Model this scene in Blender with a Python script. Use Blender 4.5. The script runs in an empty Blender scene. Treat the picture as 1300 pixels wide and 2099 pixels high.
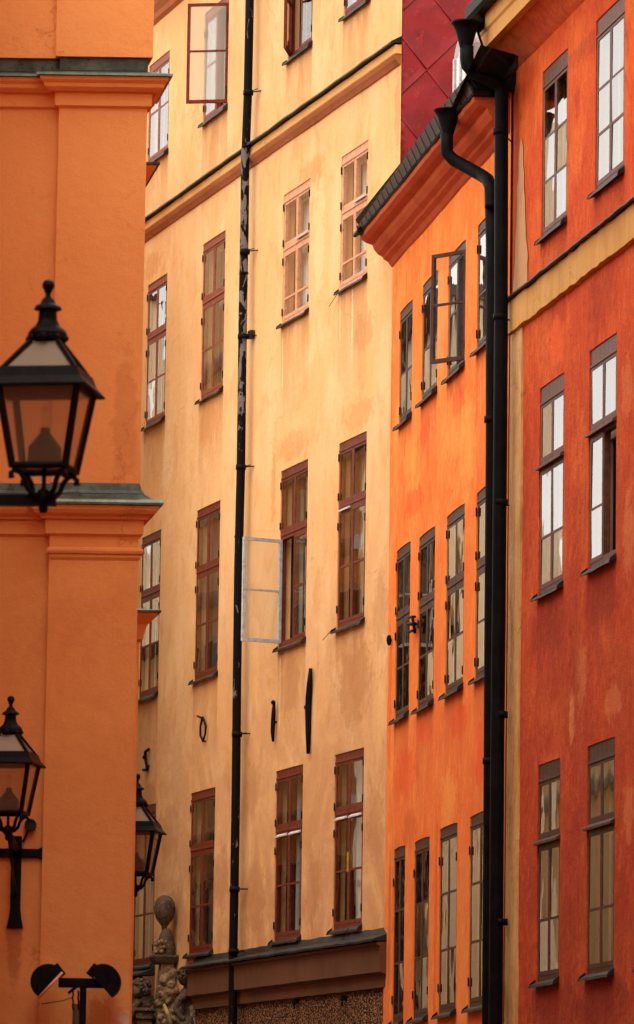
import bpy, bmesh, math, random
from mathutils import Vector, Matrix, noise
random.seed(7)
sc = bpy.context.scene
col = sc.collection
R = math.radians

# ------------------------------------------------------------------ camera
EYE = 1.7
FPX = 10003.66                       # focal length in photo pixels (photo 1300 x 2099)
PITCH, ROLL = R(7.940), R(0.840)
cp, sp = math.cos(PITCH), math.sin(PITCH)
FW = Vector((0, cp, sp)); UP0 = Vector((0, -sp, cp)); RT0 = Vector((1, 0, 0))
RT = RT0*math.cos(ROLL) + UP0*math.sin(ROLL)
UP = -RT0*math.sin(ROLL) + UP0*math.cos(ROLL)
cam_d = bpy.data.cameras.new('camera'); cam = bpy.data.objects.new('camera', cam_d); col.objects.link(cam)
m = Matrix((RT, UP, -FW)).transposed().to_4x4(); m.translation = Vector((0, 0, EYE)); cam.matrix_world = m
cam_d.sensor_fit = 'VERTICAL'; cam_d.sensor_height = 36; cam_d.sensor_width = 24
cam_d.lens = FPX/2099*36
cam_d.clip_start = 0.5; cam_d.clip_end = 600
cam_d.dof.use_dof = True; cam_d.dof.focus_distance = 50; cam_d.dof.aperture_fstop = 9.0
sc.camera = cam

# ------------------------------------------------------------------ world, sun, exposure
SUN_EL, SUN_AZ = R(58), R(200)       # azimuth clockwise from +Y (straight down the street)
world = bpy.data.worlds.new('World'); sc.world = world; world.use_nodes = True
nt = world.node_tree; nt.nodes.clear()
sky = nt.nodes.new('ShaderNodeTexSky'); sky.sky_type = 'NISHITA'; sky.sun_disc = False
sky.sun_elevation = SUN_EL; sky.sun_rotation = SUN_AZ; sky.air_density = 1.0; sky.dust_density = 3.0
hs = nt.nodes.new('ShaderNodeHueSaturation'); hs.inputs['Saturation'].default_value = 0.15; hs.inputs['Value'].default_value = 1.0
mx = nt.nodes.new('ShaderNodeMix'); mx.data_type = 'RGBA'; mx.inputs[0].default_value = 0.72
mx.inputs[7].default_value = (13.0, 12.6, 11.8, 1)      # even overcast layer
bg = nt.nodes.new('ShaderNodeBackground'); bg.inputs['Strength'].default_value = 0.12
wo = nt.nodes.new('ShaderNodeOutputWorld')
nt.links.new(sky.outputs[0], hs.inputs['Color']); nt.links.new(hs.outputs[0], mx.inputs[6])
nt.links.new(mx.outputs[2], bg.inputs['Color']); nt.links.new(bg.outputs[0], wo.inputs['Surface'])
sd = bpy.data.lights.new('sun', 'SUN'); sd.energy = .6; sd.angle = R(40); sd.color = (1, 0.94, 0.84)
sun = bpy.data.objects.new('sun', sd); col.objects.link(sun)
sdir = Vector((math.sin(SUN_AZ)*math.cos(SUN_EL), math.cos(SUN_AZ)*math.cos(SUN_EL), math.sin(SUN_EL)))
sun.rotation_euler = sdir.to_track_quat('Z', 'Y').to_euler(); sun.location = (0, -10, 40)
sc.view_settings.view_transform = 'Standard'; sc.view_settings.look = 'None'
sc.view_settings.gamma = 1; sc.view_settings.use_curve_mapping = False
sc.view_settings.exposure = 0.82
sc.render.engine = 'CYCLES'
sc.cycles.max_bounces = 10; sc.cycles.diffuse_bounces = 5; sc.cycles.transparent_max_bounces = 24
sc.cycles.caustics_reflective = False; sc.cycles.caustics_refractive = False
sc.cycles.sample_clamp_indirect = 6

# ------------------------------------------------------------------ survey: sight lines to metres
def ray(x, y): return FW + RT*((x-650)/FPX) - UP*((y-1049.5)/FPX)
def at(x, y, Y):
    r = ray(x, y); r = r*(Y/r.y); return Vector((r.x, r.y, r.z+EYE))
class Plane:
    """A facade: origin on the ground, u runs along the wall towards the camera, w out of the wall, v up from eye height."""
    def __init__(s, th, P):
        s.th = th; s.O = Vector((P[0], P[1], EYE)); s.U = Vector((math.sin(th), -math.cos(th), 0)); s.N = Vector((-math.cos(th), -math.sin(th), 0))
    def P(s, u, w, v): return s.O + s.U*u + s.N*w + Vector((0, 0, v))
    def uv(s, x, y, w=0.0):
        r = ray(x, y); O = s.O - Vector((0, 0, EYE)) + s.N*w
        t = O.dot(s.N)/r.dot(s.N); q = r*t - O
        return q.dot(s.U), q.z
FY = Plane(0.2946, (0.8213, 52.5)); FO = Plane(0.1444, (0.8213, 52.5)); FR = Plane(0.1802, (1.8193, 45.635))
FO.O = FO.O + FO.N*0.03

# ------------------------------------------------------------------ object helpers
WL = {}
def tag(o, label=None, cat=None, group=None, kind=None):
    if label: o['label'] = label
    if cat: o['category'] = cat
    if group: o['group'] = group
    if kind: o['kind'] = kind
    return o
def empty(name, loc=(0, 0, 0), **k):
    o = bpy.data.objects.new(name, None); col.objects.link(o); o.location = loc; o.empty_display_size = .2
    WL[o.name] = Vector(loc); return tag(o, **k)
def copy_tree(o, parent=None):
    c = o.copy(); col.objects.link(c); c.parent = parent
    for ch in o.children: copy_tree(ch, c)
    return c
class MB:
    def __init__(s): s.v = []; s.f = []; s.uv = {}; s.st = None; s.sm = []
    def add(s, vs, fs, smooth=False):
        b = len(s.v); s.v += [Vector(q) for q in vs]
        for f in fs: s.f.append([b+i for i in f]); s.sm.append(smooth)
        return b
    def hexa(s, p):        # 8 points: bottom ring 0-3, top ring 4-7
        s.add(p, [(0, 3, 2, 1), (4, 5, 6, 7), (0, 1, 5, 4), (1, 2, 6, 5), (2, 3, 7, 6), (3, 0, 4, 7)])
    def box(s, F, u0, u1, w0, w1, v0, v1):
        s.hexa([F.P(u0, w0, v0), F.P(u1, w0, v0), F.P(u1, w1, v0), F.P(u0, w1, v0), F.P(u0, w0, v1), F.P(u1, w0, v1), F.P(u1, w1, v1), F.P(u0, w1, v1)])
    def cube(s, a, b, M=None):
        p = [Vector((x, y, z)) for z in (a[2], b[2]) for x, y in ((a[0], a[1]), (b[0], a[1]), (b[0], b[1]), (a[0], b[1]))]
        if M: p = [M @ q for q in p]
        s.hexa(p)
    def prof(s, F, u0, u1, pts, smooth=False, n=1, jit=0):
        rings = []
        for i in range(n+1):
            u = u0+(u1-u0)*i/n
            j = (random.uniform(-jit, jit), random.uniform(-jit, jit)) if jit and 0 < i < n else (0, 0)
            rings.append([F.P(u, w+j[0]*(w > .01), v+j[1]) for w, v in pts])
        k = len(pts); b = len(s.v); s.v += [q for r in rings for q in r]
        for i in range(n):
            for j in range(k-1):
                s.f.append([b+i*k+j, b+(i+1)*k+j, b+(i+1)*k+j+1, b+i*k+j+1]); s.sm.append(smooth)
        s.f.append([b+j for j in range(k)][::-1]); s.f.append([b+n*k+j for j in range(k)]); s.sm += [False, False]
    def tube(s, path, r, n=10, cap=True, smooth=True):
        path = [Vector(q) for q in path]; rs = r if isinstance(r, (list, tuple)) else [r]*len(path)
        b = len(s.v); ref = None
        for i, q in enumerate(path):
            t = (path[min(i+1, len(path)-1)]-path[max(i-1, 0)]).normalized()
            if ref is None: ref = Vector((1, 0, 0)) if abs(t.x) < .8 else Vector((0, 1, 0))
            a = (ref-t*ref.dot(t)).normalized(); ref = a; c = t.cross(a)
            for k in range(n):
                th = 2*math.pi*k/n; s.v.append(q+(a*math.cos(th)+c*math.sin(th))*rs[i])
        for i in range(len(path)-1):
            for k in range(n):
                s.f.append([b+i*n+k, b+i*n+(k+1) % n, b+(i+1)*n+(k+1) % n, b+(i+1)*n+k]); s.sm.append(smooth)
        if cap:
            s.f.append([b+k for k in range(n)][::-1]); s.f.append([b+(len(path)-1)*n+k for k in range(n)]); s.sm += [False]*2
    def lathe(s, c, prof, n=16, sq=False, rot=0, smooth=True):
        c = Vector(c); b = len(s.v); n = 4 if sq else n
        for r, z in prof:
            for k in range(n):
                th = 2*math.pi*(k+.5*sq)/n+rot; q = r*(1.41421 if sq else 1)
                s.v.append(c+Vector((q*math.cos(th), q*math.sin(th), z)))
        for i in range(len(prof)-1):
            for k in range(n):
                s.f.append([b+i*n+k, b+i*n+(k+1) % n, b+(i+1)*n+(k+1) % n, b+(i+1)*n+k]); s.sm.append(smooth and not sq)
        s.f.append([b+k for k in range(n)][::-1]); s.f.append([b+(len(prof)-1)*n+k for k in range(n)]); s.sm += [False]*2
    def ball(s, c, rx, ry=None, rz=None, n=12, M=None):
        ry = ry or rx; rz = rz or rx; c = Vector(c); b = len(s.v); m_ = n//2+1
        for i in range(m_+1):
            ph = math.pi*i/m_
            for k in range(n):
                th = 2*math.pi*k/n; q = Vector((rx*math.sin(ph)*math.cos(th), ry*math.sin(ph)*math.sin(th), rz*math.cos(ph)))
                s.v.append(c+(M @ q if M else q))
        for i in range(m_):
            for k in range(n):
                s.f.append([b+i*n+k, b+(i+1)*n+k, b+(i+1)*n+(k+1) % n, b+i*n+(k+1) % n]); s.sm.append(True)
    def build(s, name, mat, parent=None, bevel=0, **k):
        n = len(s.v); c = sum(s.v, Vector())/n
        me = bpy.data.meshes.new(name); me.from_pydata([q-c for q in s.v], [], s.f); me.validate(clean_customdata=False)
        if s.uv:
            l = me.uv_layers.new(name='wall_uv'); 
            for lp in me.loops: l.data[lp.index].uv = s.uv.get(lp.vertex_index, (0, 0))
        if s.st is not None:
            a = me.attributes.new('stain_shade', 'FLOAT', 'POINT')
            for i in range(len(me.vertices)): a.data[i].value = s.st.get(i, 0.0)
        if len(me.polygons) == len(s.sm): me.polygons.foreach_set('use_smooth', s.sm)
        me.materials.append(mat); me.update()
        bm = bmesh.new(); bm.from_mesh(me); bmesh.ops.recalc_face_normals(bm, faces=bm.faces); bm.to_mesh(me); bm.free()
        o = bpy.data.objects.new(name, me); col.objects.link(o)
        if bevel:
            bv = o.modifiers.new('bevel', 'BEVEL'); bv.width = bevel; bv.segments = 2; bv.limit_method = 'ANGLE'
        pw = Vector((0, 0, 0))
        if parent is not None: o.parent = parent; pw = WL[parent.name]
        o.location = c-pw; WL[o.name] = c
        return tag(o, **k)
def inst(o, parent, world_loc, **k):
    c = o.copy(); col.objects.link(c); c.parent = parent; c.location = Vector(world_loc)-WL[parent.name]; WL[c.name] = Vector(world_loc)
    return tag(c, **k)

# ------------------------------------------------------------------ materials
def lin(r, g, b, k=1.0):
    f = lambda c: ((c/255+.055)/1.055)**2.4 if c/255 > .04045 else c/255/12.92
    return (f(r)*k, f(g)*k, f(b)*k, 1)
def newmat(name):
    m_ = bpy.data.materials.new(name); m_.use_nodes = True
    return m_, m_.node_tree, m_.node_tree.nodes['Principled BSDF']
def N(t, typ, **k):
    n = t.nodes.new('ShaderNode'+typ)
    for a, b in k.items():
        if a in n.inputs: n.inputs[a].default_value = b
        else: setattr(n, a, b)
    return n
def mixc(t, fac, a, b, mode='MIX'):
    n = t.nodes.new('ShaderNodeMix'); n.data_type = 'RGBA'; n.blend_type = mode
    for i, q in ((0, fac), (6, a), (7, b)):
        if hasattr(q, 'links'): t.links.new(q, n.inputs[i])
        else: n.inputs[i].default_value = q
    return n.outputs[2]
def ramp(t, x, lo, hi, smooth=True):
    n = t.nodes.new('ShaderNodeMapRange'); n.clamp = True
    if smooth: n.interpolation_type = 'SMOOTHSTEP'
    n.inputs[1].default_value = lo; n.inputs[2].default_value = hi; t.links.new(x, n.inputs[0]); return n.outputs[0]
def mul(t, a, b, op='MULTIPLY'):
    n = t.nodes.new('ShaderNodeMath'); n.operation = op
    for i, q in ((0, a), (1, b)):
        if hasattr(q, 'links'): t.links.new(q, n.inputs[i])
        else: n.inputs[i].default_value = q
    return n.outputs[0]
def nz(t, vec, sx, sy, scale, detail=5, rough=.55, off=0, dist=0):
    mp = t.nodes.new('ShaderNodeMapping'); mp.inputs['Scale'].default_value = (sx, sy, 1); mp.inputs['Location'].default_value = (off, off*.7, off)
    t.links.new(vec, mp.inputs[0]); n = N(t, 'TexNoise', Scale=scale, Detail=detail, Roughness=rough, Distortion=dist); t.links.new(mp.outputs[0], n.inputs['Vector']); return n.outputs[0]

def plaster(name, base, light, dark, blot=.6, streak=.5, bs=.7, ss=(5, .5), stain_shade=(.25, .13, .06, 1), stain_shade_amt=.5, grain=.12, bump=.25, scuff=None, off=0, brush=0, grime_shade=0, gcol=None, cracks=.45, pebble=False, patch=None):
    m_, t, b = newmat(name)
    uv = N(t, 'UVMap', uv_map='wall_uv').outputs[0]
    n1 = nz(t, uv, 1, .7, bs, 7, .6, off, .4); n1b = nz(t, uv, 1, .5, bs*3.1, 6, .6, off+5, .6)
    c = mixc(t, mul(t, ramp(t, n1, .42, .66), blot), base, light)
    c = mixc(t, mul(t, ramp(t, n1b, .5, .72), blot*.7), c, dark)
    n2 = nz(t, uv, ss[0], ss[1], 1.0, 6, .62, off+11, .3)
    c = mixc(t, mul(t, ramp(t, n2, .5, .78), streak), c, dark)
    n2b = nz(t, uv, ss[0]*1.5, ss[1]*1.6, 1.0, 6, .6, off+23, .3)
    c = mixc(t, mul(t, ramp(t, n2b, .52, .75), streak*.8), c, light)
    if grime_shade:
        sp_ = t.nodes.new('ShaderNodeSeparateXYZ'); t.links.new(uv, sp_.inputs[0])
        gm_ = mul(t, ramp(t, sp_.outputs[1], 11.0, 4.0), ramp(t, nz(t, uv, 1, .8, 1.3, 8, .68, off+91, .8), .24, .62))  # darker towards the street: grime plus canyon shade mixed into the colour
        c = mixc(t, mul(t, gm_, grime_shade), c, gcol or stain_shade)
    if brush:
        n5 = nz(t, uv, 11, 5, 1.0, 6, .68, off+31, 1.2)
        c = mixc(t, mul(t, ramp(t, n5, .46, .66), brush), c, dark)
        n6 = nz(t, uv, 9, 4, 1.0, 6, .68, off+41, 1.2)
        c = mixc(t, mul(t, ramp(t, n6, .5, .68), brush), c, light)
    at_ = N(t, 'Attribute', attribute_name='stain_shade').outputs['Fac']  # darker below each sill: dirt and soft sill shade painted together
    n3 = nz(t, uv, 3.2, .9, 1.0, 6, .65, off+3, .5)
    sf = mul(t, at_, ramp(t, n3, .25, .62)); sf = mul(t, sf, stain_shade_amt)
    c = mixc(t, sf, c, stain_shade)
    n7 = nz(t, uv, 1, 1, 4.2, 8, .72, off+57, .8)       # small old blemishes
    c = mixc(t, mul(t, ramp(t, n7, .62, .74), .35), c, stain_shade)
    if scuff:
        n8 = nz(t, uv, 1.6, .9, 2.1, 9, .75, off+71, .9)
        c = mixc(t, mul(t, ramp(t, n8, .60, .72), scuff[1]), c, scuff[0])
    if patch:    # list of (u, v, radius_u, radius_v, colour): flaked or repaired areas
        for pu, pv, ru, rv, pc, pa in patch:
            mp = t.nodes.new('ShaderNodeMapping'); mp.vector_type = 'POINT'; mp.inputs['Scale'].default_value = (1/ru, 1/rv, 0); mp.inputs['Location'].default_value = (-pu/ru, -pv/rv, 0)
            t.links.new(uv, mp.inputs[0]); ln = t.nodes.new('ShaderNodeVectorMath'); ln.operation = 'LENGTH'; t.links.new(mp.outputs[0], ln.inputs[0])
            n9 = nz(t, uv, 1, 1, 5, 9, .7, pu, .5)
            d = mul(t, ln.outputs['Value'], mul(t, mul(t, n9, .5, 'SUBTRACT'), 2.6), 'ADD')
            c = mixc(t, mul(t, ramp(t, d, 1.0, .55), pa), c, pc)
    vc_ = N(t, 'TexVoronoi', Scale=1.1, Randomness=1.0, feature='DISTANCE_TO_EDGE')
    wv = t.nodes.new('ShaderNodeVectorMath'); wv.operation = 'ADD'; wn = N(t, 'TexNoise', Scale=5.0, Detail=6.0, Roughness=.65); t.links.new(uv, wn.inputs['Vector'])
    ws = t.nodes.new('ShaderNodeVectorMath'); ws.operation = 'SCALE'; ws.inputs['Scale'].default_value = .35; t.links.new(wn.outputs['Color'], ws.inputs[0])
    t.links.new(uv, wv.inputs[0]); t.links.new(ws.outputs[0], wv.inputs[1]); t.links.new(wv.outputs[0], vc_.inputs['Vector'])
    ck = mul(t, ramp(t, vc_.outputs['Distance'], .010, .002), ramp(t, nz(t, uv, 1, 1, .8, 4, .6, off+101), .52, .60))
    c = mixc(t, mul(t, ck, cracks), c, stain_shade)
    pn = nz(t, uv, 1, 1, 26, 5, .6, off+111)
    c = mixc(t, mul(t, ramp(t, pn, .70, .74), .45), c, stain_shade)
    g = nz(t, uv, 1, 1, 70, 4, .7, off)
    gs = ramp(t, g, .2, .8)
    c = mixc(t, grain, c, mixc(t, gs, (0, 0, 0, 1), (1, 1, 1, 1)), 'OVERLAY')
    if pebble:
        v = N(t, 'TexVoronoi', Scale=38.0, Randomness=1.0); t.links.new(uv, v.inputs['Vector'])
        c = mixc(t, ramp(t, v.outputs['Distance'], .25, .6), c, stain_shade)
    t.links.new(c, b.inputs['Base Color']); b.inputs['Roughness'].default_value = .92
    b.inputs['Specular IOR Level'].default_value = .15
    h = mul(t, g, mul(t, nz(t, uv, 1, 1, 9, 6, .6, off+2), 3.0), 'ADD')
    if pebble: h = mul(t, h, mul(t, v.outputs['Distance'], -6.0), 'ADD')
    bp = N(t, 'Bump', Strength=bump, Distance=.01); t.links.new(h, bp.inputs['Height']); t.links.new(bp.outputs[0], b.inputs['Normal'])
    return m_
def simple(name, c1, c2=None, rough=.6, metal=0, scale=8, bump=.15, spec=.4, lo=.42, hi=.62, stretch=(1, 1, 1), c3=None):
    m_, t, b = newmat(name)
    tc = N(t, 'TexCoord').outputs['Object']
    mp = t.nodes.new('ShaderNodeMapping'); mp.inputs['Scale'].default_value = stretch; t.links.new(tc, mp.inputs[0])
    n = N(t, 'TexNoise', Scale=scale, Detail=6.0, Roughness=.65); t.links.new(mp.outputs[0], n.inputs['Vector'])
    c = mixc(t, ramp(t, n.outputs[0], lo, hi), c1, c2 or tuple(x*.7 for x in c1[:3])+(1,))
    if c3:
        n2 = N(t, 'TexNoise', Scale=scale*3.3, Detail=5.0, Roughness=.6); t.links.new(mp.outputs[0], n2.inputs['Vector'])
        c = mixc(t, ramp(t, n2.outputs[0], .58, .66), c, c3)
    t.links.new(c, b.inputs['Base Color']); b.inputs['Roughness'].default_value = rough; b.inputs['Metallic'].default_value = metal
    b.inputs['Specular IOR Level'].default_value = spec
    if bump:
        bp = N(t, 'Bump', Strength=bump, Distance=.01); t.links.new(n.outputs[0], bp.inputs['Height']); t.links.new(bp.outputs[0], b.inputs['Normal'])
    return m_
def glass(name, tint=(.93, .95, .93, 1), ior=2.1, wav=.05, dirt_haze=.0, dcol=(.5, .5, .45, 1)):
    m_ = bpy.data.materials.new(name); m_.use_nodes = True; t = m_.node_tree; t.nodes.clear()
    out = N(t, 'OutputMaterial'); tr = N(t, 'BsdfTransparent', Color=tint); gl = N(t, 'BsdfGlossy', Roughness=.0, Color=(.98, .98, .97, 1))
    fr = N(t, 'Fresnel', IOR=ior); ge = N(t, 'NewGeometry')
    mr = t.nodes.new('ShaderNodeMapRange'); mr.inputs[3].default_value = ior; mr.inputs[4].default_value = 1/ior
    t.links.new(ge.outputs['Backfacing'], mr.inputs[0]); t.links.new(mr.outputs[0], fr.inputs['IOR'])
    # keep the fresnel the same on both faces of the thin pane
    oi = N(t, 'ObjectInfo'); tc = N(t, 'TexCoord')
    ad = t.nodes.new('ShaderNodeVectorMath'); ad.operation = 'ADD'; t.links.new(tc.outputs['Object'], ad.inputs[0])
    cm = t.nodes.new('ShaderNodeCombineXYZ')
    rr = mul(t, oi.outputs['Random'], 37.0)
    for i in range(3): t.links.new(rr, cm.inputs[i])
    t.links.new(cm.outputs[0], ad.inputs[1])
    n = N(t, 'TexNoise', Scale=2.3, Detail=1.5, Roughness=.4); t.links.new(ad.outputs[0], n.inputs['Vector'])
    bp = N(t, 'Bump', Strength=wav, Distance=.05); t.links.new(n.outputs[0], bp.inputs['Height']); t.links.new(bp.outputs[0], gl.inputs['Normal'])
    mixs = N(t, 'MixShader'); t.links.new(fr.outputs[0], mixs.inputs[0])
    base = tr.outputs[0]
    if dirt_haze:
        df = N(t, 'BsdfDiffuse', Color=dcol); tl = N(t, 'BsdfTranslucent', Color=dcol); a = N(t, 'MixShader'); a.inputs[0].default_value = .5
        t.links.new(df.outputs[0], a.inputs[1]); t.links.new(tl.outputs[0], a.inputs[2])
        a2 = N(t, 'MixShader'); a2.inputs[0].default_value = dirt_haze; t.links.new(tr.outputs[0], a2.inputs[1]); t.links.new(a.outputs[0], a2.inputs[2]); base = a2.outputs[0]
    t.links.new(base, mixs.inputs[1]); t.links.new(gl.outputs[0], mixs.inputs[2]); t.links.new(mixs.outputs[0], out.inputs[0])
    return m_

BR = lin(92, 60, 40)
cl = at(235, 2085, 34.0)
M = {}
def mk(F, x, y, ru, rv, c_, a_): u, v = F.uv(x, y); return (u+F.O.x, v+EYE, ru, rv, c_, a_)
_pale, _dk, _oc = lin(246, 212, 160), lin(176, 112, 66), lin(214, 134, 70)
ypatch = [mk(FY, x, y, ru, rv, c_, a_) for x, y, ru, rv, c_, a_ in (
    (722, 650, .035, .5, _pale, .8), (697, 660, .03, .55, _pale, .7), (579, 740, .03, .6, _pale, .7), (573, 1420, .03, .5, _pale, .6), (345, 940, .35, .5, _pale, .4), (455, 560, .2, .7, _pale, .45), (655, 480, .25, .8, _pale, .4),
    (745, 680, .5, .28, _dk, .35), (726, 1400, .75, .55, _dk, .42), (590, 1400, .6, .4, _dk, .3), (780, 1250, .35, .5, _dk, .3), (600, 915, .8, .2, _oc, .45), (735, 850, .7, .2, _oc, .4), (640, 350, .6, .2, _oc, .45), (310, 545, .6, .2, _oc, .45),
    (430, 860, .5, .35, _oc, .4), (560, 1000, .12, .5, _oc, .5), (525, 1850, .5, .6, _dk, .4), (640, 1820, .3, .5, _dk, .4), (455, 1800, .4, .5, _dk, .4), (350, 1700, .7, .4, _dk, .35), (355, 1880, .5, .5, _dk, .5), (770, 1700, .4, .5, _dk, .3), (520, 1620, .4, .4, _dk, .3),
    (815, 230, .12, .6, _oc, .5), (812, 640, .1, .5, _dk, .3), (305, 1640, .5, .25, _dk, .4), (500, 1960, 1.6, .1, _dk, .5))]
_or, _ol, _od = lin(232, 70, 26), lin(255, 176, 84), lin(190, 74, 36)
opatch = [mk(FO, x, y, ru, rv, c_, a_) for x, y, ru, rv, c_, a_ in (
    (900, 640, .6, .5, _ol, .3), (930, 880, .9, .5, _ol, .35), (840, 940, .5, .35, _ol, .35), (960, 920, .5, .6, _ol, .4), (800, 800, .2, .9, _or, .5), (850, 1030, .7, .2, _or, .45), (940, 820, .5, .2, _or, .45), (870, 890, .4, .15, _or, .4),
    (830, 1590, .9, .35, _or, .45), (920, 1640, .5, .4, _ol, .35), (800, 1420, .15, .9, _or, .5), (940, 1480, .6, .2, _or, .5), (870, 1500, .5, .2, _or, .4), (798, 1900, .1, 1.0, _od, .5), (840, 1700, .5, .25, _od, .35), (893, 1900, .1, 1.3, _od, .4), (985, 1560, .25, .5, _or, .4))]
_rp, _rd = lin(226, 140, 86), lin(128, 36, 22)
rpatch = [mk(FR, x, y, ru, rv, c_, a_) for x, y, ru, rv, c_, a_ in (
    (1172, 1470, .12, .3, _rp, .6), (1255, 1440, .3, .2, _rp, .4), (1290, 1100, .25, .45, _rp, .4), (1285, 800, .25, .3, _rp, .35), (1190, 1380, .25, .3, _rp, .35), (1290, 1650, .2, .3, _rp, .4), (1140, 700, .5, .25, lin(250, 112, 52), .4), (1230, 620, .6, .3, _rd, .3),
    (1130, 1290, .9, .3, _rd, .35), (1230, 1230, .8, .25, _rd, .35), (1080, 1000, .25, 1.0, _rd, .3), (1170, 1800, .5, .8, _rd, .3), (1130, 2060, 1.2, .3, _rd, .5), (1230, 2050, 1.2, .3, _rd, .5), (1180, 1250, .3, 1.2, _rd, .25), (1200, 100, .9, .12, _rd, .3))]
M['yellow'] = plaster('yellow_plaster', lin(241, 182, 120), lin(246, 196, 140), lin(222, 154, 92), blot=.85, streak=.3, bs=1.1, ss=(4, 1.1), stain_shade=lin(190, 122, 70), stain_shade_amt=.7, scuff=(lin(198, 140, 88), .3), grime_shade=.72, gcol=lin(184, 120, 78), patch=ypatch)
M['pebble'] = plaster('pebbledash', lin(205, 140, 92), lin(220, 160, 110), lin(160, 100, 66), blot=.5, streak=.3, stain_shade=lin(90, 55, 35), stain_shade_amt=.4, bump=1.2, pebble=True, grain=.5, off=9)
M['band'] = plaster('yellow_band_plaster', lin(240, 176, 102), lin(246, 190, 120), lin(214, 140, 76), blot=.5, streak=.2, stain_shade=lin(150, 88, 50), stain_shade_amt=.5, off=13)
M['mould'] = plaster('brown_moulding', lin(176, 104, 64), lin(190, 118, 76), lin(140, 80, 50), blot=.6, streak=.3, off=14)  # darker brown than the band, for under-moulding and eave cornice
M['bandlow'] = plaster('brown_band_plaster', lin(104, 66, 44), lin(118, 76, 52), lin(80, 50, 36), stain_shade=lin(80, 50, 38), off=15)
M['orange'] = plaster('orange_limewash', lin(248, 130, 52), lin(254, 158, 74), lin(238, 96, 34), blot=.85, streak=.5, bs=1.2, ss=(5, 1.5), stain_shade=lin(205, 84, 44), stain_shade_amt=.6, brush=.45, off=17, grime_shade=.45, gcol=lin(206, 96, 54), patch=opatch)
M['orange_cor'] = plaster('orange_cornice_plaster', lin(184, 76, 38), lin(200, 92, 46), lin(150, 56, 30), blot=.7, streak=.5, stain_shade=lin(120, 50, 30), off=19)
M['red'] = plaster('red_limewash', lin(206, 80, 34), lin(224, 106, 44), lin(176, 56, 24), blot=.9, streak=.6, bs=1.5, ss=(5, 1.3), stain_shade=lin(140, 40, 24), stain_shade_amt=.6, scuff=(lin(222, 130, 80), .6), off=23, brush=.5, grain=.35, bump=.6, grime_shade=.7, gcol=lin(150, 52, 32), patch=rpatch)
M['ochre'] = plaster('ochre_plaster', lin(206, 152, 84), lin(216, 166, 104), lin(166, 114, 60), blot=.6, streak=.5, stain_shade=lin(120, 78, 40), stain_shade_amt=.5, scuff=(lin(130, 96, 60), .5), off=29)
M['quoin'] = plaster('worn_ochre_strip', lin(205, 150, 88), lin(226, 184, 130), lin(150, 96, 50), blot=.9, streak=.8, ss=(9, .9), stain_shade=lin(110, 64, 38), scuff=(lin(222, 196, 160), .8), off=31, bump=.6)
M['corner'] = plaster('corner_orange_plaster', lin(248, 168, 95), lin(251, 176, 106), lin(238, 150, 80), blot=.45, streak=.15, bs=.5, stain_shade=lin(186, 98, 56), stain_shade_amt=.5, off=37, grain=.08, grime_shade=.35, gcol=lin(196, 104, 62),
    patch=[(cl.x+.13, cl.z-.14, .2, .24, lin(226, 196, 160), .85), (cl.x-.08, cl.z-.02, .22, .2, lin(190, 84, 40), .5), (at(255, 930, 34).x, at(255, 880, 34).z, .1, .75, lin(190, 112, 66), .3), (at(30, 1930, 34).x, at(30, 1950, 34).z, .07, .3, lin(160, 84, 52), .5)])
M['salmon'] = simple('salmon_paint', lin(226, 162, 124), lin(214, 146, 108), .55, scale=14, c3=lin(150, 90, 66), spec=.12)
M['oxide'] = simple('oxide_paint', lin(148, 78, 56), lin(128, 64, 46), .55, scale=14, c3=lin(170, 100, 76), spec=.12)
M['rust'] = simple('red_brown_paint', lin(120, 52, 32), lin(100, 42, 26), .5, scale=14, c3=lin(78, 34, 24), spec=.12)
M['brown'] = simple('brown_paint', lin(78, 50, 38), lin(62, 40, 30), .5, scale=14, c3=lin(94, 64, 50), spec=.12)
M['brown2'] = simple('warm_brown_paint', lin(104, 64, 46), lin(88, 54, 40), .5, scale=14, c3=lin(76, 46, 34), spec=.12)
M['redframe'] = simple('red_sash_paint', lin(118, 42, 28), lin(98, 36, 24), .5, scale=14, spec=.12)
M['white'] = simple('white_paint', lin(222, 216, 206), lin(196, 190, 180), .55, scale=20)
M['greyw'] = simple('grey_white_paint', lin(196, 192, 188), lin(170, 166, 160), .55, scale=20)
M['iron'] = simple('black_iron', (.004, .004, .004, 1), (.008, .007, .007, 1), .55, 0, 12, spec=.08)
M['lampiron'] = simple('lantern_iron', (.004, .004, .004, 1), (.008, .008, .008, 1), .5, 0, 20, spec=.12)
M['pipe'] = simple('black_pipe_paint', (.003, .003, .003, 1), (.006, .005, .005, 1), .55, 0, 6, spec=.06)
M['sheet'] = simple('dark_sheet_metal', (.010, .009, .008, 1), (.022, .019, .018, 1), .5, .0, 9, c3=(.045, .04, .036, 1), spec=.18)
M['seam'] = simple('brown_sheet_metal', lin(66, 50, 40), lin(46, 36, 30), .55, .0, 9, c3=lin(88, 70, 58), spec=.2)
M['copper'] = simple('weathered_copper', lin(60, 66, 58), lin(84, 92, 80), .5, .3, 7, c3=lin(44, 40, 36), stretch=(1, 1, 1))
M['patina'] = simple('green_patina', lin(104, 126, 106), lin(128, 146, 122), .38, .2, 9, c3=lin(90, 110, 92))
M['redroof'] = simple('red_roof_paint', lin(150, 19, 20), lin(126, 14, 17), .62, 0, 2.6, bump=.6, c3=lin(168, 38, 34))
M['stone'] = simple('carved_stone', lin(132, 100, 66), lin(76, 56, 38), .85, 0, 14, bump=.6, c3=lin(160, 138, 108))
M['stoned'] = simple('dark_stone', lin(80, 58, 36), lin(50, 37, 24), .8, 0, 10, bump=.4, c3=lin(120, 104, 80))
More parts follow.
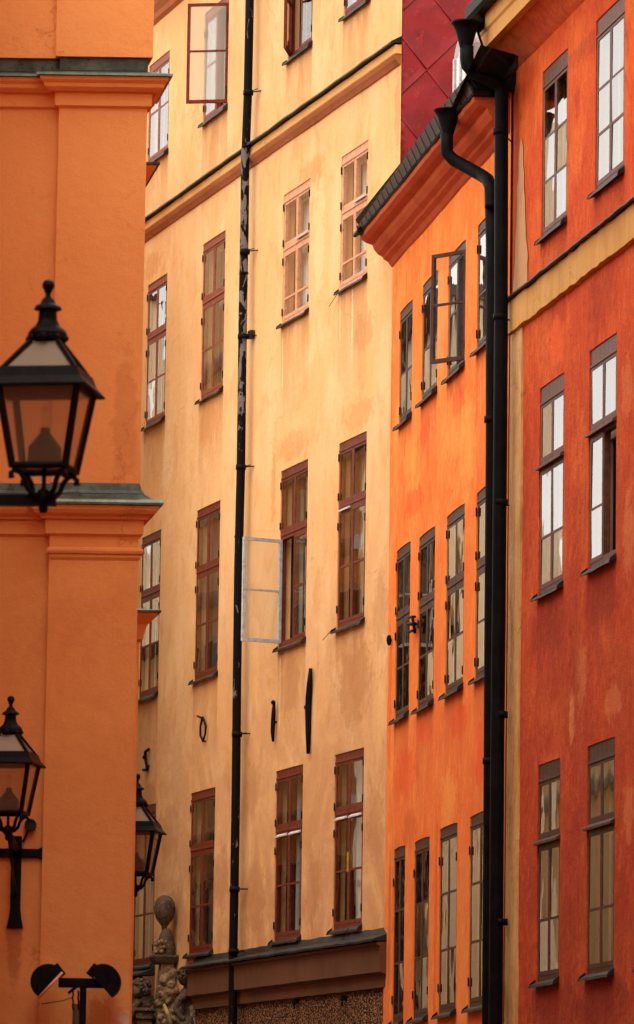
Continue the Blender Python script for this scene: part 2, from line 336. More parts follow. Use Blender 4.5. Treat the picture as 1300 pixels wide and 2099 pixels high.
M['dark'] = simple('dim_room', (.05, .042, .036, 1), (.03, .026, .022, 1), .9, 0, 2, bump=0)
M['cur_l'] = simple('pale_curtain', lin(205, 200, 186), lin(180, 174, 160), .85, 0, 5, stretch=(6, 6, .3))
M['cur_w'] = simple('white_curtain', lin(244, 244, 238), lin(226, 226, 220), .85, 0, 5, stretch=(6, 6, .3))
M['cur_g'] = simple('grey_curtain', lin(150, 142, 124), lin(122, 114, 98), .85, 0, 5, stretch=(6, 6, .3))
M['cur_b'] = simple('beige_blind', lin(192, 158, 116), lin(170, 136, 98), .85, 0, 5, stretch=(6, 6, .3))
M['cur_d'] = simple('dark_curtain', lin(104, 90, 74), lin(76, 64, 52), .85, 0, 5, stretch=(6, 6, .3))
M['cobble'] = simple('cobble_ground', (.06, .055, .05, 1), (.10, .09, .08, 1), .8, 0, 3)
M['glass'] = glass('window_glass')
M['glass2'] = glass('hazy_sash_glass', tint=(.9, .9, .88, 1), ior=1.5, wav=.05, dirt_haze=.32, dcol=lin(240, 226, 200))  # sky reflection on the open sash mixed in as a whitish veil
M['glass3'] = glass('clean_sash_glass', ior=1.18, wav=.03)
M['glass4'] = glass('milky_sash_glass', ior=1.4, wav=.03, dirt_haze=.13, dcol=lin(226, 214, 196))
M['lglass'] = glass('lantern_glass', tint=(.80, .76, .68, 1), ior=1.45, wav=.05, dirt_haze=.24, dcol=lin(220, 198, 164))
M['opal'] = glass('milky_roof_glass', tint=(.5, .46, .38, 1), ior=1.45, wav=.03, dirt_haze=.85, dcol=lin(216, 206, 180))
M['bulb'] = glass('bulb_glass', tint=(.95, .93, .88, 1), ior=1.7, wav=.0)
M['edge'] = simple('edge_highlight_tint', lin(250, 180, 110), lin(240, 160, 90), .4, 0, 9)
M['tube'] = simple('brown_conduit', lin(110, 72, 48), lin(88, 58, 40), .6)
M['brass'] = simple('brass', lin(220, 170, 60), lin(190, 140, 40), .4, .3)
M['opp1'] = plaster('opposite_yellow', lin(244, 216, 178), lin(248, 226, 194), lin(226, 192, 150), off=43)
M['opp3'] = plaster('opposite_cream', lin(246, 228, 196), lin(250, 236, 208), lin(232, 208, 170), off=45)
M['opp2'] = plaster('opposite_orange', lin(222, 130, 80), lin(234, 150, 96), lin(196, 110, 66), off=47)
M['rooftile'] = simple('dark_roof', lin(90, 60, 48), lin(70, 50, 42), .8)
# flaking pipe paint: dark paint with grey scabs where it has come off, in the upper stretch only
m_, t, b = newmat('flaking_pipe_paint')
tc = N(t, 'TexCoord').outputs['Object']
mp = t.nodes.new('ShaderNodeMapping'); mp.inputs['Scale'].default_value = (1, 1, .45); t.links.new(tc, mp.inputs[0])
n = N(t, 'TexNoise', Scale=9.0, Detail=7.0, Roughness=.62, Distortion=.6); t.links.new(mp.outputs[0], n.inputs['Vector'])
sx = t.nodes.new('ShaderNodeSeparateXYZ'); t.links.new(tc, sx.inputs[0])
zz = mul(t, ramp(t, sx.outputs[2], .6, 1.6), ramp(t, sx.outputs[2], 5.0, 4.4))
th = mul(t, mul(t, zz, -.14), .64, 'ADD')
k_ = mul(t, n.outputs[0], th, 'SUBTRACT')
c = mixc(t, ramp(t, k_, .0, .006, False), (.004, .003, .003, 1), lin(110, 104, 102))
t.links.new(c, b.inputs['Base Color']); b.inputs['Roughness'].default_value = .6; b.inputs['Specular IOR Level'].default_value = .08
M['flake'] = m_

# ------------------------------------------------------------------ walls with openings
def wallsheet(name, F, u0, u1, v0, v1, holes, mat, parent, w=0.0, amp=.008, step=.25, rise=.05, seed=0, **k):
    mb = MB(); mb.st = {}
    us = {u0, u1}; vs = {v0, v1}
    for h in holes:
        if h[1] > u0 and h[0] < u1:
            for q in (h[0], h[1], h[0]-.05, h[1]+.03):
                if u0 < q < u1: us.add(q)
            for q in (h[2], h[3], h[2]-.35, h[2]-.9):
                if v0 < q < v1: vs.add(q)
    def fill(s_):
        a = sorted(s_); out = [a[0]]
        for q in a[1:]:
            if q-out[-1] < .006: continue
            n_ = max(1, math.ceil((q-out[-1])/step)); p = out[-1]
            out += [p+(q-p)*i/n_ for i in range(1, n_+1)]
        return out
    US, VS = fill(us), fill(vs)
    def inside(u, v): return any(h[0]-.007 <= u <= h[1]+.007 and h[2]-.007 <= v <= h[3]+.007 for h in holes)
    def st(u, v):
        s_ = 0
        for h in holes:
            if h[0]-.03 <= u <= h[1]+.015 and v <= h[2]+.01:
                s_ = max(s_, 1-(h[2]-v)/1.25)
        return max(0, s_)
    idx = {}
    for j, v in enumerate(VS):
        for i, u in enumerate(US):
            near = inside(u, v) or u in (u0, u1)
            d = 0 if near else noise.fractal(Vector((u*.6+seed, v*.6, seed)), 1, 2, 3)*amp
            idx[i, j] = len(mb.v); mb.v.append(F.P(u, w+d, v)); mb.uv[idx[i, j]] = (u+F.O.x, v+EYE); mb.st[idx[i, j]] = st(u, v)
    for j in range(len(VS)-1):
        for i in range(len(US)-1):
            cu, cv = (US[i]+US[i+1])/2, (VS[j]+VS[j+1])/2
            if any(h[0] < cu < h[1] and h[2] < cv < h[3] for h in holes): continue
            mb.f.append([idx[i, j], idx[i+1, j], idx[i+1, j+1], idx[i, j+1]]); mb.sm.append(True)
    for h in holes:
        a, b_, c_, d_ = h[:4]; n_ = 8; D = .14
        def q(u, ww, v): mb.uv[len(mb.v)] = (u+F.O.x+ww, v+EYE); mb.v.append(F.P(u, ww, v)); return len(mb.v)-1
        arc = [(a+(b_-a)*i/n_, d_-rise*(2*i/n_-1)**2) for i in range(n_+1)]
        for i in range(n_):
            (ua, va), (ub, vb) = arc[i], arc[i+1]
            mb.f.append([q(ua, w, va), q(ub, w, vb), q(ub, w, d_), q(ua, w, d_)]); mb.sm.append(False)
            mb.f.append([q(ua, w, va), q(ub, w, vb), q(ub, w-D, vb), q(ua, w-D, va)]); mb.sm.append(False)
        for e in ((a, c_, a, arc[0][1]), (b_, c_, b_, arc[-1][1]), (a, c_, b_, c_)):
            mb.f.append([q(e[0], w, e[1]), q(e[2], w, e[3]), q(e[2], w-D, e[3]), q(e[0], w-D, e[1])]); mb.sm.append(False)
    return mb.build(name, mat, parent, **k)
def uvprof(mb, F):      # metric uv for extruded mouldings
    for i, q in enumerate(mb.v):
        d = q-F.O; mb.uv[i] = (d.dot(F.U)+F.O.x, d.z+EYE+d.dot(F.N))
    mb.st = {}

# ------------------------------------------------------------------ windows
HINGE = {}
def leaf(F, ua, ub, va, vb, w, bars, ring, fm, gm, win, swing=0, hinge_left=True, pane_th=.006):
    """One casement with its own glazing bars and panes; swing in degrees opens it outwards about its outer edge."""
    hu = ua if hinge_left else ub
    def X(u, ww, v):
        du, dw = u-hu, ww-w
        if swing:
            a = R(swing); s_ = 1 if hinge_left else -1
            du, dw = du*math.cos(a)-s_*dw*math.sin(a)*1, s_*du*math.sin(a)+dw*math.cos(a)
        return F.P(hu+du, w+dw, v)
    class G:
        P = staticmethod(lambda u, ww, v: X(u, ww, v))
    mb = MB(); d = .035
    mb.box(G, ua, ua+ring, w-d, w, va, vb); mb.box(G, ub-ring, ub, w-d, w, va, vb)
    mb.box(G, ua+ring, ub-ring, w-d, w, va, va+ring*1.15); mb.box(G, ua+ring, ub-ring, w-d, w, vb-ring, vb)
    lo, hi = va+ring*1.15, vb-ring; cuts = [lo]
    for q in bars:
        vv = va+(vb-va)*(1-q); mb.box(G, ua+ring, ub-ring, w-d*.8, w-.001, vv-.012, vv+.012); cuts += [vv-.013, vv+.013]
    cuts.append(hi); cuts = sorted(cuts)
    mb.build('casement', fm, win)
    for i in range(0, len(cuts), 2):
        p = MB(); ww = w-.004; tl = random.uniform(-.0012, .0012); tl2 = random.uniform(-.003, .003)
        a0, a1 = ua+ring, ub-ring
        p.hexa([X(a0, ww-pane_th+tl, cuts[i]), X(a1, ww-pane_th-tl, cuts[i]), X(a1, ww-tl, cuts[i]), X(a0, ww+tl, cuts[i]),
                X(a0, ww-pane_th+tl+tl2, cuts[i+1]), X(a1, ww-pane_th-tl+tl2, cuts[i+1]), X(a1, ww-tl+tl2, cuts[i+1]), X(a0, ww+tl+tl2, cuts[i+1])])
        # a pane is one sheet: keep only its street face
        p.f = [[3, 2, 6, 7]]; p.sm = [False]; p.v = p.v[:8]
        pp = MB(); pp.v = [p.v[3], p.v[2], p.v[6], p.v[7]]; pp.f = [[0, 1, 2, 3]]; pp.sm = [False]
        pp.build('pane', gm, win)
def curtain(F, u0, u1, v0, v1, w, mat, win, amp=.02, waves=6, name='curtain'):
    mb = MB(); n_ = 36
    ph = random.uniform(0, 6)
    for v in (v0, v1):
        for i in range(n_+1):
            q = i/n_; mb.v.append(F.P(u0+(u1-u0)*q, w+amp*math.sin(q*waves*6.28+ph)+amp*.4*math.sin(q*waves*15+ph*2), v))
    for i in range(n_): mb.f.append([i, i+1, n_+2+i, n_+1+i]); mb.sm.append(True)
    mb.build(name, mat, win)
def window(house, F, u0, u1, v0, v1, fm, transom=None, lbars=(), ubars=(), head=.11, rise=.05, cur=('cur_g',), inner='greyw', sill=.055, open_=None, hing=True, drip=False, sillm='sheet', label=None, w0=-.012, ears=True, vents=(), gm='glass', key=None):
    mb = MB(); J = .04; d0, d1 = w0-.06, w0
    bot = .07
    mb.box(F, u0, u0+J, d0, d1, v0, v1-rise*.9); mb.box(F, u1-J, u1, d0, d1, v0, v1-rise*.9)
    n_ = 6
    for i in range(n_):     # arched head board
        ua, ub = u0+J+(u1-u0-2*J)*i/n_, u0+J+(u1-u0-2*J)*(i+1)/n_
        f = lambda u: v1-rise*((2*(u-u0)/(u1-u0)-1)**2)+.004
        mb.hexa([F.P(ua, d0, v1-head-.012), F.P(ub, d0, v1-head-.012), F.P(ub, d1, v1-head-.012), F.P(ua, d1, v1-head-.012), F.P(ua, d0, f(ua)), F.P(ub, d0, f(ub)), F.P(ub, d1, f(ub)), F.P(ua, d1, f(ua))])
    mb.box(F, u0+J, u1-J, d0, d1, v0, v0+bot)
    mb.box(F, u0+.01, u1-.01, d1-.002, d1+.014, v1-head+.004, v1-head+.026)     # small bead under the head board
    um = (u0+u1)/2
    mb.box(F, um-.018, um+.018, d0, d1, v0+bot, v1-head-.012)
    H = v1-v0; vt = None
    if transom:
        vt = v1-H*transom
        mb.box(F, u0+J, um-.018, d0, d1+.003, vt-.05, vt+.045); mb.box(F, um+.018, u1-J, d0, d1+.003, vt-.05, vt+.045)
        if drip: mb.prof(F, u0-.015, u1+.01, [(d1, vt+.03), (d1+.05, vt-.005), (d1+.05, vt-.03), (d1, vt-.02)])
        else: mb.box(F, u0+.03, u1-.03, d1+.003, d1+.014, vt-.012, vt+.012)
    win = mb.build('window', M[fm], house, bevel=.003)
    if label: win['label'] = label
    ring = .036; w = w0+.004
    cells = []
    bt, tp = v0+bot-.02, v1-head+.01
    for side in (0, 1):
        a, b_ = (u0+J-.012, um-.004) if side == 0 else (um+.004, u1-J+.012)
        if transom:
            cells += [('u%d' % side, a, b_, vt+.04, tp, ubars), ('l%d' % side, a, b_, bt, vt-.045, lbars)]
        else: cells += [('l%d' % side, a, b_, bt, tp, lbars)]
    for nm, a, b_, c_, d_, bars in cells:
        sw, cm, gg = 0, fm, gm
        if open_ and nm == open_[0]: sw, cm, gg = open_[1], open_[2], open_[3]
        leaf(F, a, b_, c_, d_, w, bars, ring, M[cm], M[gg], win, swing=sw, hinge_left=nm.endswith('0'))
        if hing:
            for q in (.12, .86) if d_-c_ > .5 else (.5,):
                hu = a-.022 if nm.endswith('0') else b_+.004
                vv = c_+(d_-c_)*q+random.uniform(-.02, .02)
                if F not in HINGE:
                    hb = MB(); hb.box(F, hu, hu+.02, w-.002, w+.010, vv-.042, vv+.042); HINGE[F] = hb.build('hinge', M['iron'], win)
                else: inst(HINGE[F], win, F.P(hu+.01, w+.013, vv))
    # sheet metal sill with upturned ends
    if sill:
        s_ = MB(); e0, e1 = u0-.03, u1+.02
        s_.prof(F, e0, e1, [(-.03, v0+.015), (sill, v0-.03), (sill+.004, v0-.055), (sill-.012, v0-.05), (.0, v0-.03), (-.03, v0-.02)], n=5, jit=.005)
        for e in (e0, e1): s_.prof(F, e-.004, e+.004, [(0, v0+.03), (sill, v0-.015), (sill+.012, v0-.055), (0, v0-.03)])
        s_.build('window_sill', M[sillm], win)
    # inner sash, room behind, curtains
    if inner:
        i_ = MB(); a0, a1 = -.2, -.165
        for (a, b_) in ((u0+.03, um), (um, u1-.03)):
            for (c_, d_) in (((v0+.03, vt), (vt, v1-.05)) if transom else ((v0+.03, v1-.05),)):
                i_.box(F, a, a+.06, a0, a1, c_, d_); i_.box(F, b_-.06, b_, a0, a1, c_, d_)
                i_.box(F, a+.06, b_-.06, a0, a1, c_, c_+.05); i_.box(F, a+.06, b_-.06, a0, a1, d_-.05, d_)
        i_.build('inner_sash', M[inner], win)
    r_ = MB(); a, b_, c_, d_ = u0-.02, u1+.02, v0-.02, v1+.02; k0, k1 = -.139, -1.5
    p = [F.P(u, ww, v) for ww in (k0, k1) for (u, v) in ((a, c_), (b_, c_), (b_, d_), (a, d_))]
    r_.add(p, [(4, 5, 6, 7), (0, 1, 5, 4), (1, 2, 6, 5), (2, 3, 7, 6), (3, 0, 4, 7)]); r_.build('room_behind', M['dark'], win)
    for spec in cur:
        mt, q0, q1, *rest = (spec, 0, 1) if isinstance(spec, str) else spec
        lo = rest[0] if rest else 0; hi = rest[1] if len(rest) > 1 else 1
        curtain(F, u0+(u1-u0)*q0, u0+(u1-u0)*q1, v0+H*lo, v0+H*hi, -.24-random.uniform(0, .02), M[mt], win, waves=5*(q1-q0)+2)
    for (du, vv) in vents:   # small white ventilation flaps
        x_ = MB(); ua, ub = u0+(u1-u0)*du[0], u0+(u1-u0)*du[1]; vv = v0+H*vv
        x_.prof(F, ua, ub, [(w, vv-.012), (w+.035, vv-.024), (w+.037, vv-.008), (w, vv+.014)]); x_.build('vent_flap', M['white'], win)
    return win

def rect(F, TL=None, TR=None, BL=None, BR=None, u=None, v=None):
    """Metres of a window from its corners as surveyed in the photograph; u / v fill in what is hidden."""
    U0 = [F.uv(*q) for q in (TL, BL) if q]; U1 = [F.uv(*q) for q in (TR, BR) if q]; T = [F.uv(*q) for q in (TL, TR) if q]; B = [F.uv(*q) for q in (BL, BR) if q]
    av = lambda l, i: sum(q[i] for q in l)/len(l)
    u = u or (None, None); v = v or (None, None)
    return [u[0] if u[0] is not None else av(U0, 0), u[1] if u[1] is not None else av(U1, 0), v[0] if v[0] is not None else av(B, 1), v[1] if v[1] is not None else av(T, 1)]

def house_shell(root, F, u0, u1, vtop, depth, wallm, roofm, base=-EYE):
    """Flank and rear walls and a pitched roof, so that the facade is a building and not a sheet."""
    b_ = MB()
    a, c_ = -.16, -depth
    p = [F.P(u, w, v) for v in (base, vtop) for (u, w) in ((u0, a), (u1, a), (u1, c_), (u0, c_))]
    b_.add(p, [(1, 2, 6, 5), (2, 3, 7, 6), (3, 0, 4, 7)])
    uvprof(b_, F); b_.build('rear_wall', wallm, root)
    r_ = MB(); h = depth*.45
    r_.add([F.P(u0, a, vtop), F.P(u1, a, vtop), F.P(u1, c_, vtop), F.P(u0, c_, vtop), F.P(u0, (a+c_)/2, vtop+h), F.P(u1, (a+c_)/2, vtop+h)], [(0, 1, 5, 4), (2, 3, 4, 5), (0, 4, 3), (1, 2, 5)])
    r_.build('roof', roofm, root)

# ------------------------------------------------------------------ ground
g = MB(); g.add([(-300, -300, 0), (300, -300, 0), (300, 300, 0), (-300, 300, 0)], [(0, 1, 2, 3)]); g.build('ground', M['cobble'], None, kind='structure')

# ================================================================== YELLOW HOUSE
yh = empty('yellow_house', (FY.P(-4, 0, -EYE)), label='tall pale yellow plastered house in the middle with a black downpipe', cat='house')
YW = {}
q = lambda *a, **k: rect(FY, *a, **k)
YW['1a'] = q((307, 137), (348, 100), (301, 338), (345, 310))
YW['2a'] = q((303, 587), (344, 557), (297, 878), (337, 855)); YW['2b'] = q((417, 500), (465, 470), (410, 820), (455, 798))
YW['2c'] = q((583, 402), (636, 362), (577, 664), (633, 637)); YW['2d'] = q((700, 322), (757, 284), (697, 594), (750, 567))
YW['3a'] = q((289, 1106), (329, 1083), (285, 1437), (326, 1415)); YW['3b'] = q((404, 1048), (452, 1023), (397, 1397), (446, 1378))
YW['3c'] = q((577, 965), (631, 941), (570, 1330), (627, 1308)); YW['3d'] = q((695, 908), (752, 884), (690, 1290), (747, 1270))
YW['4b'] = q((391, 1627), (442, 1612), (386, 1957), (436, 1949)); YW['4c'] = q((565, 1580), (621, 1567), (562, 1928), (617, 1922)); YW['4d'] = q((686, 1547), (746, 1531), (683, 1907), (742, 1898))
t1 = YW['1a'][3]
YW['1b'] = q(None, (469, 60), (421, 250), (466, 218), v=(None, t1)); YW['1c'] = q((593, 60), (642, 60), (588, 127), (638, 90), v=(None, t1)); YW['1d'] = q((707, 20), (760, 20), (705, 34), (757, 0), v=(None, t1))
YW['4a'] = q((272, 1700), (319, 1660), (275, 1984), (315, 1972), v=(None, YW['4b'][3]))
YW['1b'][0] -= .10; YW['1b'][3] += .09
YTOP = FY.uv(340, 33)[1]
yr = FY.uv(823, 200)[0]
vb_low = FY.uv(600, 2040)[1]
holes = [YW[k] for k in YW]
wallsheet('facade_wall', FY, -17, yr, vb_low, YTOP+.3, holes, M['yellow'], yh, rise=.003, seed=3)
wallsheet('ground_floor_wall', FY, -17, yr, -EYE, vb_low, [], M['pebble'], yh, w=.0, amp=.012, seed=5)
S = dict(rise=.003)
window(yh, FY, *YW['1a'], 'oxide', None, (.48,), head=.12, cur=(('cur_l', 0, .4),), **S)
window(yh, FY, *YW['1b'], 'oxide', None, (.48,), head=.12, cur=(('cur_l', 0, .5),), open_=('l1', 64, 'redframe', 'glass2'), label='window with one red casement swung wide open', **S)
window(yh, FY, *YW['1c'], 'rust', None, (.48,), cur=(('cur_l', .3, 1),), open_=('l0', 25, 'redframe', 'glass'), **S)
window(yh, FY, *YW['1d'], 'redframe', None, (.48,), cur=('cur_l',), **S)
window(yh, FY, *YW['2a'], 'oxide', .385, (.5,), cur=(('cur_g', .4, 1), ('cur_d', 0, .3)), **S)
window(yh, FY, *YW['2b'], 'oxide', .385, (.5,), cur=('cur_g',), **S)
window(yh, FY, *YW['2c'], 'salmon', .43, (.69,), cur=('cur_w',), inner='white', vents=(((.55, .95), .6),), **S)
window(yh, FY, *YW['2d'], 'salmon', .43, (.69,), cur=('cur_w',), inner='white', vents=(((.55, .95), .6),), **S)
window(yh, FY, *YW['3a'], 'rust', .37, (.5,), cur=(('cur_g', 0, 1),), **S)
window(yh, FY, *YW['3b'], 'rust', .37, (.5,), cur=(('cur_d', 0, 1),), inner=None, **S)
window(yh, FY, *YW['3c'], 'rust', .37, (.5,), cur=(('cur_l', .55, 1), ('cur_g', .0, .15)), inner='greyw', open_=('l0', 78, 'greyw', 'glass4'), label='window with its lower left casement swung open', **S)
window(yh, FY, *YW['3d'], 'rust', .35, (.5,), cur=('cur_b',), inner='cur_b', vents=(((.08, .42), .635),), **S)
window(yh, FY, *YW['4a'], 'rust', .37, (.5,), cur=(('cur_d', 0, .3),), **S)
window(yh, FY, *YW['4b'], 'rust', .36, (.55,), cur=(('cur_d', 0, 1, .0, .4), ('cur_l', .6, .85, .0, .6),), inner='rust', **S)
window(yh, FY, *YW['4c'], 'rust', .36, (.5,), cur=(('cur_l', .08, .25), ('cur_l', .52, .75), ('cur_d', .2, 1)), inner='greyw', vents=(((.08, .42), .615), ((.56, .92), .615)), **S)
w4d = window(yh, FY, *YW['4d'], 'rust', .345, (.5,), cur=(('cur_l', .08, .3), ('cur_l', .5, .8), ('cur_d', .2, 1)), inner='greyw', vents=(((.08, .42), .63), ((.56, .92), .63)), **S)
x_ = MB(); a, b_, c_, d_ = YW['4d']; um = (a+b_)/2; x_.box(FY, um-.012, um+.012, -.012, .01, c_+.62, c_+.84); x_.build('brass_latch', M['brass'], w4d)
# window stays: thin rods hanging from sills
for (x0, y0, x1, y1) in ((683, 1290, 660, 1312), (694, 602, 673, 628), (716, 1903, 697, 1933)):
    s_ = MB(); a = FY.uv(x0, y0, .08); b_ = FY.uv(x1, y1, .05); s_.tube([FY.P(a[0], .09, a[1]), FY.P(b_[0], .04, b_[1])], .004, 5); s_.build('window_stay', M['iron'], yh)
# upper string course with metal flashing
def belt(x, yt, yb, w=.07, wf=.13): return FY.uv(x, yt, wf)[1], FY.uv(x, yb, w)[1]
vt, vb = [sum(z)/3 for z in zip(belt(330, 428, 462), belt(520, 284, 316), belt(760, 112, 148))]
fu = yr
b_ = MB(); b_.prof(FY, -17, fu-.02, [(-.01, vt-.015), (.07, vt-.02), (.07, vb+.04), (-.01, vb+.04)], n=60, jit=.002); uvprof(b_, FY)
b_.build('string_course', M['band'], yh)
b_ = MB(); b_.prof(FY, -17, fu-.03, [(-.01, vb+.037), (.083, vb+.037), (.085, vb+.02), (.065, vb-.02), (.035, vb-.055), (.02, vb-.075), (-.01, vb-.08)], n=60, jit=.002); uvprof(b_, FY); b_.build('under_moulding', M['mould'], yh)
b_ = MB(); b_.prof(FY, -17, fu, [(-.01, vt+.085), (.02, vt+.07), (.125, vt+.012), (.135, vt-.012), (.12, vt-.014), (.07, vt-.004), (-.01, vt-.004)], n=50, jit=.005); b_.build('flashing', M['sheet'], yh)
# lower string course
vt2, vb2 = FY.uv(600, 1951, .2)[1], FY.uv(600, 2016, .12)[1]
ul = FY.uv(388, 1990, .1)[0]; ur_ = FY.uv(789, 1920)[0]
ulm = FY.uv(318, 1990)[0]
for (a, c_) in ((ul, yr), (-17, ulm)):
    b_ = MB(); b_.prof(FY, a, c_, [(-.01, vt2-.015), (.16, vt2-.02), (.15, vt2-.05), (.125, vt2-.06), (.12, vb2+.01), (.09, vb2), (.05, vb2-.02), (.045, vb2-.15), (-.01, vb2-.16)], n=40, jit=.003); uvprof(b_, FY); b_.build('lower_string_course', M['bandlow'], yh)
    b_ = MB(); b_.prof(FY, a-.02, c_, [(-.01, vt2+.15), (.015, vt2+.145), (.05, vt2+.07), (.19, vt2+.018), (.21, vt2+.01), (.205, vt2-.014), (.17, vt2-.004), (-.01, vt2-.004)], n=36, jit=.006); b_.build('flashing', M['sheet'], yh)
# eave cornice
b_ = MB(); b_.prof(FY, -17, yr, [(-.01, YTOP), (.06, YTOP+.03), (.07, YTOP+.1), (.13, YTOP+.16), (.15, YTOP+.24), (.3, YTOP+.32), (.4, YTOP+.34), (.4, YTOP+.5), (-.01, YTOP+.5)]); uvprof(b_, FY); b_.build('eave_cornice', M['mould'], yh)
house_shell(yh, FY, -17, yr, YTOP+.5, 9, M['yellow'], M['rooftile'])
# flank of the yellow house above its neighbour, clad in diagonal red metal sheets
class FlankPlane:
    th = 0; O = FY.P(yr+.015, .01, 0); U = -FY.N; N = FY.U
FF = Plane(0, (0, 0)); FF.O = FlankPlane.O; FF.U = FlankPlane.U; FF.N = FlankPlane.N
def fuv(x, y): return Vector(FF.uv(x, y))
A0 = fuv(874.5, 142.8); e1 = fuv(874.5+73, 142.8-70)-A0; e2 = fuv(874.5+74, 142.8+97)-A0
b_ = MB(); lim = (0.0, 4.2, 8.6, YTOP+.4)
b_.add([FF.P(0, 0, lim[2]), FF.P(lim[1], 0, lim[2]), FF.P(lim[1], 0, lim[3]), FF.P(0, 0, lim[3])], [(0, 1, 2, 3)]); b_.build('cladding_board', M['redroof'], yh)
def clip(poly, ax, lo, sgn):
    out = []
    for i in range(len(poly)):
        p_, q_ = poly[i], poly[(i+1) % len(poly)]; dp_, dq_ = sgn*(p_[ax]-lo), sgn*(q_[ax]-lo)
        if dp_ >= 0: out.append(p_)
        if dp_*dq_ < 0: out.append(p_+(q_-p_)*(dp_/(dp_-dq_)))
    return out
for i in range(-7, 9):
    for j in range(-9, 9):
        o_ = A0+e1*i+e2*j
        if o_.x > 4.2 or o_.x < -1.6 or o_.y > lim[3]+1 or o_.y < lim[2]-1: continue
        b_ = MB(); n2 = 9; vs = {}
        for a in range(n2+1):
            for c_ in range(n2+1):
                q_ = o_+e1*(a/n2*.985+.0075)+e2*(c_/n2*.985+.0075)
                z_ = .010+.020*noise.noise(Vector((q_.x*2.2+i*3.1, q_.y*2.2+j*2.3, 4)))+.008*noise.noise(Vector((q_.x*7, q_.y*7, i+j)))
                ed = min(a, c_, n2-a, n2-c_)
                if ed == 0: z_ = .006 if (a == n2 or c_ == 0) else .014
                vs[a, c_] = len(b_.v); b_.v.append(FF.P(max(.002, min(4.2, q_.x)), z_, min(lim[3], max(lim[2], q_.y))))
        for a in range(n2):
            for c_ in range(n2): b_.f.append([vs[a, c_], vs[a+1, c_], vs[a+1, c_+1], vs[a, c_+1]]); b_.sm.append(True)
        for c0_, c1_ in ((clip([o_, o_+e1], 0, .002, 1), 0), (clip([o_, o_+e2], 0, .002, 1), 0)):
            c0_ = [q_ for q_ in c0_ if lim[2] < q_.y < lim[3]]
            if len(c0_) >= 2 and (c0_[0]-c0_[1]).length > .03: b_.tube([FF.P(c0_[0].x, .012, c0_[0].y), FF.P(c0_[1].x, .012, c0_[1].y)], .007, 5)
        b_.build('metal_sheet', M['redroof'], yh)
# downpipe
yp = MB(); wp = .12
pts = [(513, -60), (511, 60), (508, 200), (503, 330), (501, 480), (498, 640), (496, 800), (494, 960), (489, 1160), (486, 1400), (484, 1600), (481, 1800), (478, 1960), (477, 2099)]
yp.tube([FY.P(FY.uv(x, y, wp)[0], wp, FY.uv(x, y, wp)[1]) for x, y in pts]+[FY.P(FY.uv(475, 2099, wp)[0], wp, -EYE)], .052, 14)
yp = yp.build('downpipe', M['flake'], yh, label='black downpipe with flaking paint')
for (x, y) in ((509, 190), (502, 516), (498, 690), (494, 958), (486, 1505), (481, 1823), (479, 1950)):
    u, v = FY.uv(x, y, wp); c_ = MB(); c_.tube([FY.P(u, wp, v-.03), FY.P(u, wp, v+.03)], .062, 14)
    c_.tube([FY.P(u, wp, v), FY.P(u+.16, .0, v)], .008, 6); c_.tube([FY.P(u+.05, wp, v), FY.P(u+.27, .08, v-.005)], .006, 5); c_.build('pipe_bracket', M['iron'], yp)
for (x, y) in ((506, 300), (500, 560), (490, 1100)):
    u, v = FY.uv(x, y, wp); c_ = MB(); c_.tube([FY.P(u, wp, v-.012), FY.P(u, wp, v+.012)], .056, 14); c_.build('pipe_joint', M['iron'], yp)
u, v = FY.uv(515, 686, .03); c_ = MB(); c_.box(FY, u-.06, u+.06, .0, .06, v-.05, v+.05); c_.build('junction_box', M['sheet'], yh, bevel=.006)
# wall anchors
def anchor(F, pts, r, parent, w=.035, taper=True, extra=()):
    a_ = MB(); path = []
    for x, y in pts: u, v = F.uv(x, y, w); path.append(F.P(u, w, v))
    n_ = len(path); a_.tube(path, [r*(.5+.9*math.sin(math.pi*(i+.5)/n_)) if taper else r for i in range(n_)], 8)
    for (x, y, rr) in extra: u, v = F.uv(x, y, w); a_.ball(F.P(u, w+.01, v), rr, n=10)
    u, v = F.uv(*pts[n_//2], w); a_.tube([F.P(u, -.02, v), F.P(u, w, v)], r*.8, 6)
    return a_.build('wall_anchor', M['iron'], parent)
anchor(FY, [(637, 1370), (635, 1400), (633, 1430), (632, 1460), (632, 1500), (632, 1545)], .028, yh, extra=((631, 1450, .035),))
anchor(FY, [(562, 1437), (561, 1460), (560, 1480), (559, 1500), (560, 1520)], .02, yh, extra=((562, 1440, .028),))
anchor(FY, [(405, 1468), (415, 1472), (411, 1490), (411, 1508), (416, 1519), (421, 1505), (422, 1488), (416, 1470)], .014, yh, taper=False)
anchor(FY, [(305, 1536), (298, 1541), (298, 1555), (301, 1570), (302, 1578), (294, 1578)], .02, yh, taper=False, extra=((298, 1552, .03),))
for (x, y) in ((607, 2052), (705, 2046)):
    u, v = FY.uv(x, y, .03); c_ = MB(); c_.box(FY, u-.03, u+.03, 0, .07, v-.03, v+.025); c_.tube([FY.P(u, .05, v), FY.P(u, .05, v-.09)], .01, 6); c_.build('wall_hook', M['iron'], yh)

